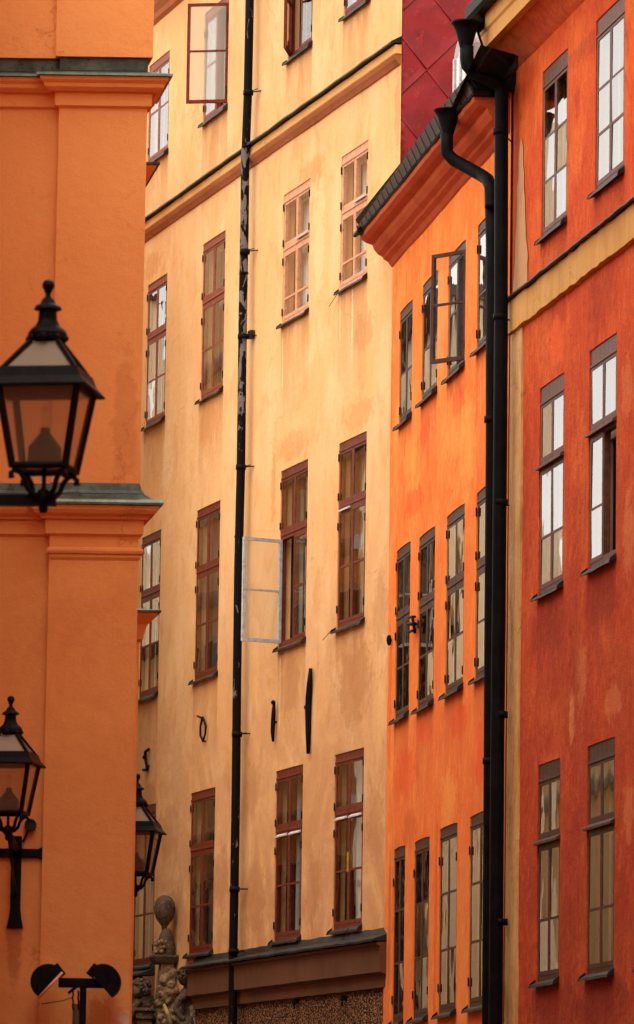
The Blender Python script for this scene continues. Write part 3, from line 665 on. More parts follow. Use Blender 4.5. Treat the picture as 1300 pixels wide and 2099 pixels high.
# ================================================================== ORANGE HOUSE
oh = empty('orange_house', FO.P(2.5, 0, -EYE), label='bright orange limewashed house with a red metal roof beside the black downpipes', cat='house')
q = lambda *a, **k: rect(FO, *a, **k)
OW = {}
OW['2a'] = q((814, 1129), (842, 1106), (808, 1478), (838, 1460)); OW['2b'] = q((860, 1101), (893, 1075), (855, 1455), (888, 1437)); OW['2c'] = q((917, 1056), (953, 1030), (912, 1427), (949, 1403))
OW['2d'] = q((977, 1010), None, (974, 1393), None, u=(None, FO.uv(974, 1393)[0]+1.06))
OW['1a'] = q((822, 640), (847, 608), (816, 875), (843, 850)); OW['1b'] = q((868, 583), (899, 575), (863, 825), (895, 800), v=(None, FO.uv(868, 583)[1])); OW['1c'] = q((921, 560), (956, 487), (916, 780), (952, 745), v=(None, FO.uv(956, 487)[1]))
OW['1d'] = q((981, 460), None, (976, 722), None, u=(None, FO.uv(978, 600)[0]+1.0))
v3 = (FO.uv(895, 2080)[1]+FO.uv(960, 2066)[1])/2
OW['3a'] = q((808, 1743), (831, 1728), (806, 1900), (829, 1900), v=(v3, None)); OW['3b'] = q((850, 1725), (881, 1712), (848, 1900), (879, 1900), v=(v3, None)); OW['3c'] = q((904, 1696), (940, 1684), (896, 2082), (932, 2070))
OW['3d'] = q((964, 1673), None, (960, 2066), None, u=(None, FO.uv(962, 1900)[0]+1.1))
ou0 = (FO.uv(803, 560)[0]+FO.uv(788, 2000)[0])/2
ou1 = (FR.O-FO.O).dot(FO.U)
vc = (FO.uv(803, 553)[1]+FO.uv(885, 449)[1])/2        # foot of the cornice
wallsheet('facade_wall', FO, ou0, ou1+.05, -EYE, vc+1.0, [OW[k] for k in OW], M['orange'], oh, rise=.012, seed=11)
mb = MB(); mb.add([FO.P(ou0, 0, -EYE), FO.P(ou0, -1.2, -EYE), FO.P(ou0, -1.2, vc), FO.P(ou0, 0, vc)], [(0, 1, 2, 3)]); uvprof(mb, FO); mb.build('flank_wall', M['orange'], oh)
S = dict(rise=.012, head=.12, inner='cur_b')
window(oh, FO, *OW['1a'], 'brown', None, (.55,), cur=(('cur_b', 0, 1),), **S)
window(oh, FO, *OW['1b'], 'brown', None, (.55,), cur=(('cur_b', 0, 1),), **S)
window(oh, FO, *OW['1c'], 'brown', None, (.47,), cur=(('cur_g', 0, .5),), open_=('l1', 38, 'brown', 'glass3'), label='window with its right casement swung half open', **S)
window(oh, FO, *OW['1d'], 'brown', None, (.55,), cur=(('cur_g', 0, 1),), **S)
for i, k in enumerate(('2a', '2b', '2c', '2d')):
    window(oh, FO, *OW[k], 'brown', .41, (.5,), cur=((('cur_g', 0, .5), ('cur_b', .5, 1)), ('cur_g',), (('cur_l', .1, .9, 0, .6),), ('cur_g',))[i], **S)
for i, k in enumerate(('3a', '3b', '3c', '3d')):
    window(oh, FO, *OW[k], 'brown', None, (.33, .66), cur=((('cur_d', 0, 1),), (('cur_b', .5, .8), 'cur_d'), (('cur_g', .1, .4),), (('cur_b', .4, .8), 'cur_d'))[i], **S)
# plaster cornice, gutter and mansard
NC = 26
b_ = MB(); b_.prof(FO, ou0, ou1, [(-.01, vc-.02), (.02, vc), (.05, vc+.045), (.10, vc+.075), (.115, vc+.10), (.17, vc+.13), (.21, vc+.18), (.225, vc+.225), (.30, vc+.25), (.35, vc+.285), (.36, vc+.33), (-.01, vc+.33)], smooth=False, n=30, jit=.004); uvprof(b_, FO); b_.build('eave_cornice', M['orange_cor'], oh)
b_ = MB(); b_.prof(FO, ou0-.02, ou1+.1, [(.20, vc+.332), (.37, vc+.332), (.385, vc+.35), (.37, vc+.37), (.20, vc+.37)], n=24, jit=.006); b_.build('gutter', M['iron'], oh, label='black gutter along the orange house eave')
b_ = MB(); b_.prof(FO, ou0-.07, ou0+.22, [(.33, vc+.37), (.405, vc+.315), (.43, vc+.325), (.425, vc+.36), (.36, vc+.42), (.31, vc+.50), (.25, vc+.62), (.2, vc+.6)], n=4); b_.build('gutter_end', M['iron'], oh)
# outward flared brown fascia of narrow folded sheets, broader towards the red house
n_ = 24; du = (ou1-ou0)/n_
for i in range(n_):
    a = ou0+.02+du*i; k_ = min(1, .25+i/n_*1.1); j = random.uniform(-.005, .005)
    lo_, hi_ = (.375+j, vc+.362), (.385+.06*k_+j, vc+.395+.115*k_)
    b_ = MB(); b_.prof(FO, a+.008, a+du-.008, [lo_, hi_, (hi_[0]-.03, hi_[1]), (lo_[0]-.03, lo_[1])])
    b_.prof(FO, a-.008, a+.008, [(lo_[0]+.008, lo_[1]-.006), (hi_[0]+.008, hi_[1]+.004), (hi_[0]-.03, hi_[1]), (lo_[0]-.03, lo_[1])])
    b_.build('fascia_sheet', M['seam'], oh)
b_ = MB(); b_.prof(FO, ou0, ou1+.1, [(.2, vc+.37), (.34, vc+.39), (.42, vc+.50), (.10, vc+.75), (-.3, vc+.80), (-.3, vc+.37)], n=3); b_.build('roof_edge', M['iron'], oh)
house_shell(oh, FO, ou0, ou1+.05, vc+.3, 8, M['orange'], M['rooftile'])
# black sheet-metal apron at the end of the eave against the red house
b_ = MB()
def ow(x, y, w): u, v = FO.uv(x, y, w); return FO.P(u, w, v)
A = [ow(932, 205, .47), ow(985, 92, .47), ow(1002, 96, .42), ow(1058, 112, .12), ow(1056, 140, .10), ow(1035, 158, .12), ow(955, 248, .18), ow(905, 268, .36)]
Bk = [p_+Vector((.03, .15, .02)) for p_ in A]
b_.add(A+Bk, [tuple(range(8)), tuple(range(15, 7, -1))]+[(i, (i+1) % 8, 8+(i+1) % 8, 8+i) for i in range(8)]); b_.build('eave_apron', M['iron'], oh)
# dormer on the mansard
dm = MB(); u, v = FO.uv(934, 190, .0)
def dormer():
    ua, ub = u, u+.9; base_v = v-.3
    arc = [(ua, base_v)]+[(ua+(ub-ua)*(.5-.5*math.cos(math.pi*i/10)), base_v+.62+.2*math.sin(math.pi*i/10)) for i in range(11)]+[(ub, base_v)]
    f_ = [FO.P(a, .02, b2) for a, b2 in arc]; r_ = [FO.P(a, -1.6, b2) for a, b2 in arc]; n_ = len(arc)
    dm.add(f_+r_, [tuple(range(n_)), tuple(range(2*n_-1, n_-1, -1))]+[(i, (i+1) % n_, n_+(i+1) % n_, n_+i) for i in range(n_)])
    return ua, ub, base_v
ua, ub, bv_ = dormer()
M['dormer'] = simple('grey_dormer_paint', lin(168, 150, 142), lin(140, 120, 114), .5)
dmo = dm.build('dormer', M['dormer'], oh)
b_ = MB(); b_.box(FO, ua+.12, ub-.12, .02, .03, bv_+.1, bv_+.6); b_.build('dormer_pane', M['glass'], dmo)
b_ = MB()
for (a, c_) in ((ua+.08, ua+.13), ((ua+ub)/2-.02, (ua+ub)/2+.02), (ub-.13, ub-.08)):
    b_ = MB(); b_.box(FO, a, c_, .03, .045, bv_+.05, bv_+.62); b_.build('dormer_post', M['white'], dmo)
# anchors on the orange wall
anchor(FO, [(798, 1303), (797, 1312), (798, 1321)], .02, oh)
a_ = MB()
for (x0, y0, x1, y1, r_) in ((847, 1262, 847, 1298, .016), (839, 1266, 847, 1264, .014), (838, 1279, 848, 1279, .022), (840, 1296, 848, 1290, .014)):
    p0 = FO.uv(x0, y0, .05); p1 = FO.uv(x1, y1, .05); a_.tube([FO.P(p0[0], .06, p0[1]), FO.P(p1[0], .03, p1[1])], r_, 6)
a_.build('wall_anchor', M['iron'], oh)

# ================================================================== RED HOUSE
rh = empty('red_house', FR.P(3, 0, -EYE), label='deep red limewashed house at the right edge with ochre band and corner strip', cat='house')
q = lambda *a, **k: rect(FR, *a, **k)
RW_ = {'1a': q((1115, 145), (1166, 96), (1108, 488), (1160, 455)), '1b': q((1225, 33), (1283, -9), (1217, 395), (1277, 352)), '2a': q((1107, 796), (1157, 762), (1103, 1222), (1154, 1195)),
       '2b': q((1209, 719), (1265, 680), (1205, 1170), (1262, 1140)), '3a': q((1100, 1571), (1146, 1552), (1103, 2015), (1149, 2003)), '3b': q((1202, 1530), (1259, 1510), (1204, 1998), (1260, 1990))}
sp_ = RW_['2b'][0]-RW_['2a'][0]
more = []
for k in ('1', '2', '3'):
    a, b_, c_, d_ = RW_[k+'b']
    for i in range(1, 2): more.append([a+sp_*i, b_+sp_*i, c_, d_])
REND = 7.0
RT_ = FR.uv(1000, 90, .3)[1]
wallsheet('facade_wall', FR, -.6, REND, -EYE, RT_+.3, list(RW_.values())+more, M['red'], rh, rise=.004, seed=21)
S = dict(rise=.004, inner='cur_b', head=.17, hing=False)
window(rh, FR, *RW_['1a'], 'brown2', None, (.36, .66), cur=(('cur_d', 0, 1, .5, 1),), **S)
window(rh, FR, *RW_['1b'], 'brown2', None, (.36, .66), cur=('cur_g',), **S)
window(rh, FR, *RW_['2a'], 'brown2', .385, (.57,), cur=('cur_l',), drip=True, **S)
window(rh, FR, *RW_['2b'], 'brown2', .385, (.57,), cur=(('cur_g', 0, 1, .5, 1),), drip=True, open_=('l1', -75, 'cur_b', 'glass'), label='window with its lower right casement open inwards', **S)
window(rh, FR, *RW_['3a'], 'brown', .36, (.57,), cur=(('cur_d', 0, .2),), drip=True, **S)
window(rh, FR, *RW_['3b'], 'brown', .36, (.57,), cur=(('cur_g', 0, 1, .6, 1), ('cur_d', .5, 1)), drip=True, **S)
for i, r_ in enumerate(more): window(rh, FR, *r_, 'brown', .38 if i > 0 else None, (.57,), cur=('cur_g',), **S)
# ochre band course under the first row and metal edge
def fr(x, y, w): return FR.uv(x, y, w)[1]
vbt = (fr(1055, 600, .12)+fr(1180, 496, .12)+fr(1290, 400, .12))/3; vbb = (fr(1066, 672, .05)+fr(1180, 578, .05)+fr(1290, 487, .05))/3
b_ = MB(); b_.prof(FR, -.06, REND, [(-.01, vbt-.01), (.055, vbt-.015), (.05, vbb), (-.01, vbb-.005)], n=50, jit=.006); uvprof(b_, FR); b_.build('band_course', M['ochre'], rh)
b_ = MB(); b_.prof(FR, -.12, REND, [(-.01, vbt+.04), (.01, vbt+.035), (.10, vbt+.01), (.105, vbt-.006), (.055, vbt-.004), (-.01, vbt-.004)], n=40, jit=.004); b_.build('flashing', M['sheet'], rh)
# corner strip (ochre, worn), below and above the band
u1s = (FR.uv(1070, 750)[0]+FR.uv(1055, 1700)[0])/2
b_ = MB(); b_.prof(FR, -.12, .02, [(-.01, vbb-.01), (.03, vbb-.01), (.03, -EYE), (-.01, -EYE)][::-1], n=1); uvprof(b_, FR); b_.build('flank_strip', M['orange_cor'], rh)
def strip(ua, ub, va, vb, w, mat, name, jit=.012):
    b_ = MB(); n_ = 60; 
    for i in range(n_+1):
        v = va+(vb-va)*i/n_; j = jit*noise.noise(Vector((v*2.3, 3.1, ua)))*1.5
        for (u, ww) in ((ua, -.005), (ua, w), (ub+j, w), (ub+j, -.005)): b_.v.append(FR.P(u, ww, v))
    for i in range(n_):
        for k in range(3): b_.f.append([i*4+k, i*4+k+1, i*4+k+5, i*4+k+4]); b_.sm.append(False)
    uvprof(b_, FR); return b_.build(name, mat, rh)
strip(.02, u1s+.14, -EYE, vbb-.005, .02, M['quoin'], 'corner_strip')
vq = FR.uv(1060, 300)[1]
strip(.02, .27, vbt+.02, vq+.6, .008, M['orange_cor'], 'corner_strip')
b_ = MB(); n_ = 20; up_ = [FR.uv(1067, 285)[1], vbt+.02]
for i in range(n_+1):
    v = up_[1]+(up_[0]-up_[1])*i/n_; q_ = i/n_; hw = .32*math.sqrt(max(0, 1-q_))*(1-.35*q_); cu = .44-.04*q_
    for (u) in (cu-hw, cu+hw): b_.v.append(FR.P(u+.05*noise.noise(Vector((cu*3+(u > cu)*9, v*6, 0)))+.02*noise.noise(Vector(((u > cu)*9, v*23, 0))), .013, v))
for i in range(n_): b_.f.append([2*i, 2*i+1, 2*i+3, 2*i+2]); b_.sm.append(False)
uvprof(b_, FR)
M['pale'] = plaster('pale_bare_plaster', lin(196, 146, 104), lin(210, 166, 126), lin(170, 118, 78), off=61)
b_.build('bare_plaster_patch', M['pale'], rh)
# eave cornice of the red house
b_ = MB(); vE = RT_
b_.prof(FR, -.05, REND, [(-.01, vE+.02), (.22, vE+.05), (.24, vE-.02), (.31, vE-.02), (.31, vE+.12), (.33, vE+.14), (.33, vE+.30), (-.01, vE+.30)]); uvprof(b_, FR)
b_.build('eave_cornice', M['ochre'], rh)
b_ = MB(); b_.prof(FR, -.03, REND, [(-.01, vE-.22), (.05, vE-.18), (.13, vE-.05), (.23, vE+.0), (.235, vE+.04), (-.01, vE+.04)], smooth=True); uvprof(b_, FR); b_.build('cove_moulding', M['red'], rh)
b_ = MB(); b_.prof(FR, -.1, REND, [(.3, vE+.30), (.43, vE+.27), (.46, vE+.30), (.46, vE+.40), (.3, vE+.6)]); b_.build('gutter', M['iron'], rh)
house_shell(rh, FR, 0, REND, vE+.5, 8, M['red'], M['rooftile'])
# twin downpipes with hopper heads
def rp(x, y, Y): return at(x, y, Y)
Y0 = 45.35
dp = MB(); dp.tube([rp(957, 95, Y0), rp(957, 118, Y0), rp(959, 134, Y0), rp(968, 146, Y0), rp(1012, 168, Y0+.02), rp(1024, 176, Y0+.04), rp(1028, 192, Y0+.05)]+[rp(x, y, Y0+.05) for x, y in ((1028, 300), (1027, 700), (1024, 1100), (1020, 1500), (1018, 1800), (1016, 2110))]+[Vector((at(1016, 2110, Y0).x, Y0+.05, 0))], .066, 16)
dp = dp.build('downpipe', M['pipe'], rh, label='black downpipe from the upper hopper head')
h_ = MB(); c_ = rp(955, 100, Y0)
h_.lathe(c_, [(.055, -.02), (.056, .0), (.10, .17), (.128, .235), (.142, .24), (.142, .262), (.12, .265), (.11, .24), (.06, .1)], 20)
h_.tube([c_+Vector((.1, .05, .2)), c_+Vector((.28, .1, .42)), c_+Vector((.34, .1, .62))], .05, 10); h_.tube([c_+Vector((.1, .05, .22)), c_+Vector((.18, .1, .0)), c_+Vector((.2, .15, -.15))], .012, 6)
h_.build('hopper_head', M['pipe'], dp)
dq = MB(); Y1 = 46.5
dq.tube([rp(916, 275, Y1), rp(916, 300, Y1), rp(917, 314, Y1), rp(930, 328, Y1), rp(985, 358, Y1-.2), rp(1000, 368, Y1-.4), rp(1006, 385, Y1-.5)]+[rp(x, y, Y1-.6) for x, y in ((1009, 500), (1009, 900), (1006, 1300), (1004, 1700), (1001, 2110))]+[Vector((at(1001, 2110, Y1-.6).x, Y1-.6, 0))], .062, 16)
dq = dq.build('downpipe', M['pipe'], oh, label='black downpipe from the lower hopper head')
h_ = MB(); c_ = rp(918, 278, Y1)
h_.lathe(c_, [(.053, -.02), (.054, .0), (.10, .17), (.128, .235), (.142, .24), (.142, .255), (.12, .256), (.10, .24), (.06, .1)], 20); h_.build('hopper_head', M['pipe'], dq)
for (x, y) in ((1040, 650), (1038, 1030), (1034, 1465), (1034, 1890), (1058, 270)):
    u, v = FR.uv(x, y, .1); b_ = MB(); p_ = at(1026, y, Y0+.05); b_.tube([p_, FR.P(.10, .03, v)], .008, 6); b_.tube([p_+Vector((0, 0, -.03)), p_+Vector((0, 0, .03))], .07, 14); b_.build('pipe_bracket', M['pipe'], dp)
for (x, y) in ((1007, 420), (1006, 860), (1003, 1560)):
    p_ = at(x, y, Y1-.6); b_ = MB(); b_.tube([p_+Vector((0, 0, -.03)), p_+Vector((0, 0, .03))], .063, 14); b_.build('pipe_bracket', M['pipe'], dq)

# ================================================================== LEFT CORNER HOUSE
CY = 34.0
lh = empty('corner_house', (-3, CY+3, 0), label='orange corner house at the left with green copper cornices', cat='house')
xr = (at(291, 900, CY).x+at(303, 50, CY).x+at(266, 2060, CY).x)/3
xl = (at(122, 300, CY).x+at(100, 1200, CY).x+at(85, 1700, CY).x)/3
side = Vector((-math.sin(R(8.8)), math.cos(R(8.8)), 0))
STEP = .07
def offs(path, w):
    """Mitred offset of a plan polyline, outwards to the left of travel turned to the street."""
    out = []
    for i, p_ in enumerate(path):
        ns = []
        for a, b2 in ((i-1, i), (i, i+1)):
            if 0 <= a and b2 < len(path): d = (path[b2]-path[a]).normalized(); ns.append(Vector((d.y, -d.x)))
        n_ = ns[0] if len(ns) == 1 else (ns[0]+ns[1]).normalized()/max(.3, math.cos(ns[0].angle(ns[1])/2))
        out.append(p_+n_*w)
    return out
def run(path, prof_, mat, name, parent=None, uvs=True, closed=True):
    mb = MB(); k = len(prof_); cols = [offs(path, w) for w, z in prof_]; dist = 0
    for i in range(len(path)):
        if i: dist += (path[i]-path[i-1]).length
        for j, (w, z) in enumerate(prof_):
            mb.uv[len(mb.v)] = ((path[i].x if i < 4 else path[3].x+dist), z+w*.7); mb.v.append(Vector((cols[j][i].x, cols[j][i].y, z)))
    for i in range(len(path)-1):
        for j in range(k-1): mb.f.append([i*k+j, (i+1)*k+j, (i+1)*k+j+1, i*k+j+1]); mb.sm.append(False)
    mb.f.append(list(range(k))); mb.f.append([(len(path)-1)*k+j for j in range(k)]); mb.sm += [False, False]
    mb.st = {}
    return mb.build(name, mat, parent or lh)
V2 = lambda x, y: Vector((x, y))
Cc = V2(xr, CY); far = Cc+V2(side.x, side.y)*.6; back1 = far+V2(-.25, 0); back2 = back1+V2(side.x, side.y)*9
path = [V2(-14, CY+STEP), V2(xl, CY+STEP), V2(xl, CY), Cc, far, back1, back2]
z = lambda y: at(200, y, CY).z
def zc(y, w): return at(200, y, CY-w).z
# wall surfaces (fine sheets so that the stain pattern can sit on them)
def body(z0, z1, w, name, dx=0):
    p_ = [V2(a.x+(dx if 2 <= i <= 2 else 0), a.y) for i, a in enumerate(path)]
    run(p_, [(w-.4, z0), (w, z0), (w, z1), (w-.4, z1)], M['corner'], name)
zA, zB = z(118), z(150)           # upper cornice: wall foot above, copper edge
body(0, zc(1148, 0), 0, 'wall'); body(zc(1095, 0), z(218), 0.0, 'wall'); 
body(zA, 11.6, .03, 'wall')
body(zc(1148, 0), zc(1095, 0), .0, 'wall')
# upper cornice
run(path, [(-.05, zA+.003), (.0, zA+.003), (.0, zB+.02), (-.05, zB+.02)], M['copper'], 'copper_upstand')
run(path, [(-.05, zB+.02), (.0, zB+.016), (.142, zc(150, .15)+.005), (.142, zc(150, .15)-.010), (-.05, zc(150, .15)-.010)], M['copper'], 'copper_flashing')
run(path, [(.143, zc(150, .15)+.005), (.157, zc(150, .15)+.003), (.158, zc(150, .15)-.014), (.143, zc(150, .15)-.012)], M['patina'], 'copper_lip')
cz = zc(152, .14)-.006
run(path, [(-.05, cz-.006), (.135, cz-.006), (.13, cz-.03), (.105, cz-.05), (.10, cz-.075), (.06, cz-.10), (.05, zc(186, .05)), (.03, zc(187, .03)), (.028, zc(216, .03)), (.0, zc(222, .0)), (-.05, zc(222, .0))], M['corner'], 'cornice')
# lower cornice
z0 = z(990); z1 = zc(1026, .13)
run(path, [(-.05, z0), (.0, z0), (.012, z0-.05), (.03, z(1012)), (-.05, z(1012))], M['copper'], 'copper_upstand')
run(path, [(-.05, z(1012)-.003), (.03, z(1012)-.003), (.07, z1+.03), (.112, z1+.012), (.112, z1-.028), (-.05, z1-.028)], M['copper'], 'copper_flashing')
run(path, [(.113, z1+.014), (.13, z1+.012), (.145, z1+.003), (.152, z1-.012), (.148, z1-.026), (.113, z1-.028)], M['patina'], 'copper_lip')
run(path, [(-.05, z1-.031), (.125, z1-.031), (.12, z1-.06), (.10, z1-.085), (.06, z1-.10), (.055, z1-.12), (.03, zc(1062, .03)), (.028, zc(1094, .03)), (.0, zc(1100, 0)), (-.05, zc(1100, 0))], M['corner'], 'cornice')
pil = [V2(xl+.015, CY+.02), V2(xl+.015, CY), Cc, far]
zt = zc(1124, .03)
run(pil, [(-.05, zt+.02), (.0, zt+.012), (.028, zt), (.034, zt-.015), (.028, zt-.034), (.012, zt-.042), (.014, zt-.06), (.0, zt-.082), (-.05, zt-.082)], M['corner'], 'astragal')
# side pilasters further down the lane with their cornice breaks
for (yy, zz, px, th_) in ((37.0, cz, 325, .25), (40.6, z1, 328, .25)):
    xx = at(px, 365 if yy < 38 else 1266, yy).x
    p_ = [V2(xx-.9, yy), V2(xx-.17, yy), V2(xx-.17+side.x*.7, yy+side.y*.7), V2(xx-1.2, yy+.8)]
    run(p_, [(-.3, zz-.006), (.135, zz-.006), (.13, zz-.03), (.10, zz-.06), (.06, zz-.10), (.05, zz-.13), (.03, zz-.22), (.0, zz-.24), (0, 0), (-.3, 0)], M['corner'], 'side_pilaster')
    run(p_, [(-.3, zz+.05), (.0, zz+.045), (.16, zz+.012), (.16, zz-.004), (-.3, zz-.004)], M['copper'], 'copper_flashing')
# rear mass and roof
b_ = MB(); T = 11.6
fp = [V2(-14, CY+.3), V2(xr-.32, CY+.3), V2(back1.x-.2, back1.y), V2(back2.x-.2, back2.y), V2(-14, back2.y+1)]
b_.add([Vector((p_.x, p_.y, 0)) for p_ in fp]+[Vector((p_.x, p_.y, T-.02)) for p_ in fp], [(0, 1, 6, 5), (1, 2, 7, 6), (2, 3, 8, 7), (3, 4, 9, 8), (4, 0, 5, 9), (5, 6, 7, 8, 9)]); b_.st = {}
for i, p_ in enumerate(b_.v): b_.uv[i] = (p_.x+p_.y, p_.z)
b_.build('rear_wall', M['opp2'], lh)

# ================================================================== houses that only the panes mirror
def plain_house(a, b2, h, depth, mat, label, rows=3, n=4, quad=None):
    d = (b2-a).normalized(); nrm = Vector((d.y, -d.x))
    F = Plane(0, (0, 0)); F.O = Vector((a.x, a.y, EYE)); F.U = Vector((d.x, d.y, 0)); F.N = Vector((nrm.x, nrm.y, 0)); L = (b2-a).length
    root = empty('house', (a.x, a.y, 0), label=label, cat='house')
    b_ = MB()
    if quad: b_.hexa([Vector((q_.x, q_.y, zz)) for zz in (0, h) for q_ in quad])
    else: b_.box(F, 0, L, -depth, 0, -EYE, h-EYE)
    uvprof(b_, F); b_.build('facade_wall', mat, root)
    if not quad: r_ = MB(); r_.prof(F, -.1, L+.1, [(-depth, h-EYE+.01), (.4, h-EYE+.01), (.45, h-EYE+.12), (-depth/2, h-EYE+.12+depth*.06)]); r_.build('roof', M['rooftile'], root)
    for k in range(1, rows+1):
        vz = -EYE+h*k/(rows+.6)-.2
        c_ = MB(); c_.prof(F, 0, L, [(0, vz), (.1, vz), (.16, vz+.1), (.16, vz+.16), (0, vz+.2)]); c_.build('string_course', M['greyw'], root)
        for i in range(n):
            u = L*(i+.5)/n; w_ = MB(); w_.box(F, u-.5, u+.5, 0, .03, vz-2.1 if vz-2.1 > -EYE else -EYE+.3, vz-.4); wo_ = w_.build('window', M['white'], root)
            w_ = MB(); w_.box(F, u-.42, u+.42, .03, .04, (vz-2.0 if vz-2.1 > -EYE else -EYE+.4), vz-.5); w_.build('pane', M['sheet'], wo_)
    return root
eA = back2; dirs = V2(side.x, side.y)
eB = eA+V2(-3.0, 0)
plain_house(eB, eB+dirs*35, 10.3, 8, M['opp1'], 'low pale yellow house across the lane, mirrored in the red house panes', rows=2, n=5)
plain_house(V2(-3.74, 59.8), V2(-6.2, 68), 15.3, 0, M['opp3'], 'unseen cream wedge house added to block the sky in the yellow house panes', rows=4, n=8, quad=[V2(-3.74, 59.8), V2(-6.2, 68), V2(-8.1, 68), V2(-4.7, 59.8)])  # unseen wedge, shaped to hide the sky from the yellow panes only
plain_house(eA+dirs*36, eA+dirs*47, 16.6, 4, M['opp1'], 'cream house down the lane, mirrored in the orange house panes', rows=5, n=7)
plain_house(eA+dirs*47.1, eA+dirs*66, 16.9, 4, M['opp2'], 'orange house down the lane, mirrored in the orange house panes', rows=4, n=6)
plain_house(V2(-2.75, -14), V2(-2.75, CY-.4), 11.5, 8, M['opp2'], 'orange house beside the camera that carries the nearest lantern', rows=3, n=9)
pe = FR.P(REND, 0, 0)
plain_house(V2(pe.x+.3, pe.y-.1), V2(pe.x+.6, -14), 16, 8, M['opp2'], 'orange house beside the red one, outside the frame at the right', rows=3, n=12)
plain_house(V2(16, -16), V2(-8, -16), 13, 8, M['opp1'], 'yellow house behind the camera closing the square', rows=3, n=6)
ye = FY.P(-17.1, 0, 0); yf = FY.P(-40, 0, 0)
plain_house(V2(yf.x, yf.y), V2(ye.x, ye.y), 15, 8, M['opp1'], 'cream house further down the lane behind the yellow one', rows=4, n=8)

# ================================================================== LANTERNS
def make_lantern():
    root = empty('wall_lantern')
    W0, W1 = .118, .176; zb, zt_ = .186, .54; I = M['lampiron']
    f_ = MB()
    def corner(sx, sy, zz): t_ = (zz-zb)/(zt_-zb); w = W0+(W1-W0)*t_; return Vector((sx*w, sy*w, zz))
    cs = [(-1, -1), (1, -1), (1, 1), (-1, 1)]
    for sx, sy in cs:
        f_.tube([corner(sx, sy, zb-.01), corner(sx, sy, zt_+.01)], .017, 4, smooth=False)
    for i in range(4):
        for zz, r_ in ((zb, .016), (zt_, .016)): f_.tube([corner(*cs[i], zz), corner(*cs[(i+1) % 4], zz)], r_, 4, smooth=False)
    f_.build('lantern_frame', I, root)
    p_ = MB(); p_.lathe((0, 0, 0), [(W1+.042, zt_-.015), (W1+.046, zt_-.008), (W1+.012, zt_+.03), (W1-.004, zt_+.075), (W1-.05, zt_+.073), (W1-.05, zt_-.015)], sq=True)
    for sx, sy in cs: p_.tube([Vector((sx*(W1-.01), sy*(W1-.01), zt_+.06)), Vector((sx*.06, sy*.06, .745))], .013, 5, smooth=False)
    p_.build('roof_rim', I, root)
    for i in range(4):
        a, b2 = cs[i], cs[(i+1) % 4]
        g_ = MB(); g_.add([corner(*a, zb+.01)*1, corner(*b2, zb+.01), corner(*b2, zt_), corner(*a, zt_)], [(0, 1, 2, 3)]); g_.build('pane', M['lglass'], root)
        g_ = MB(); w = W1-.016; g_.add([Vector((a[0]*w, a[1]*w, zt_+.066)), Vector((b2[0]*w, b2[1]*w, zt_+.066)), Vector((b2[0]*.055, b2[1]*.055, .742)), Vector((a[0]*.055, a[1]*.055, .742))], [(0, 1, 2, 3)]); g_.build('roof_pane', M['opal'], root)
    c_ = MB(); c_.lathe((0, 0, 0), [(.062, .715), (.06, .738)], 8); 
    c_.lathe((0, 0, 0), [(.052, .735), (.055, .752), (.088, .762), (.088, .785), (.078, .80), (.055, .82), (.043, .845), (.040, .885), (.064, .893), (.058, .905), (.035, .92), (.028, .935), (.014, .95), (.012, .965), (.02, .975), (.014, .98)], 10, smooth=False)
    c_.ball((0, 0, 1.0), .0275, n=14); c_.build('chimney', I, root)
    # scalloped crown under the chimney
    for k in range(8):
        th = math.pi*2*k/8; c2 = MB(); c2.ball((.082*math.cos(th), .082*math.sin(th), .762), .016, n=8); 
        if k == 0: s0_ = c2.build('scallop', I, root)
        else: o = s0_.copy(); col.objects.link(o); o.parent = root; o.location = (.082*math.cos(th), .082*math.sin(th), .762)
    b_ = MB(); b_.lathe((0, 0, 0), [(.075, .197), (.078, .20), (.074, .28), (.03, .335), (.022, .345), (.022, .365)], 12, smooth=False); b_.build('burner', M['lampiron'], root)
    b_ = MB(); b_.lathe((0, 0, 0), [(.015, .365), (.017, .38), (.016, .455), (.008, .465)], 12); b_.build('bulb', M['bulb'], root)
    b_ = MB()
    for k in range(4):
        th = math.pi/4+math.pi/2*k; D_ = Vector((math.cos(th), math.sin(th), 0))
        b_.tube([D_*r_+Vector((0, 0, zz)) for r_, zz in ((.02, .055), (.055, .065), (.085, .09), (.10, .13), (.125, .16), (.155, .165), (.172, .15), (.168, .128))], [.016, .014, .012, .012, .013, .012, .012, .014], 7)
    b_.tube([Vector((0, 0, .04)), Vector((0, 0, .19))], .010, 8); b_.lathe((0, 0, 0), [(.012, -.01), (.02, .0), (.022, .03), (.034, .04), (.04, .06), (.03, .085), (.012, .10)], 12)
    b_.build('scroll_cradle', I, root)
    b_ = MB(); b_.add([(-W0, -W0, zb+.004), (W0, -W0, zb+.004), (W0, W0, zb+.004), (-W0, W0, zb+.004)], [(0, 1, 2, 3)]); b_.build('floor_pane', M['lglass'], root)
    return root
L1 = make_lantern(); L2 = copy_tree(L1); L3 = copy_tree(L1)
grp = 'black glass street lanterns on brackets'
for L, x, y, Y, rz, lab in ((L1, 89, 1047, 20.7, -9, 'largest black street lantern at the left, in front of the copper cornice'), (L2, 16, 1720, 33.05, -9, 'black wall lantern cut by the left edge above the twin floodlights'), (L3, 277, 1836, 41.0, -9, 'small black lantern half hidden behind the orange corner')):
    p_ = at(x, y, Y); L.location = p_; L.rotation_euler = (0, 0, R(rz)); L.scale = (.98,)*3 if L is L1 else ((.95,)*3 if L is L2 else (1.0,)*3); tag(L, label=lab, cat='street lantern', group=grp)
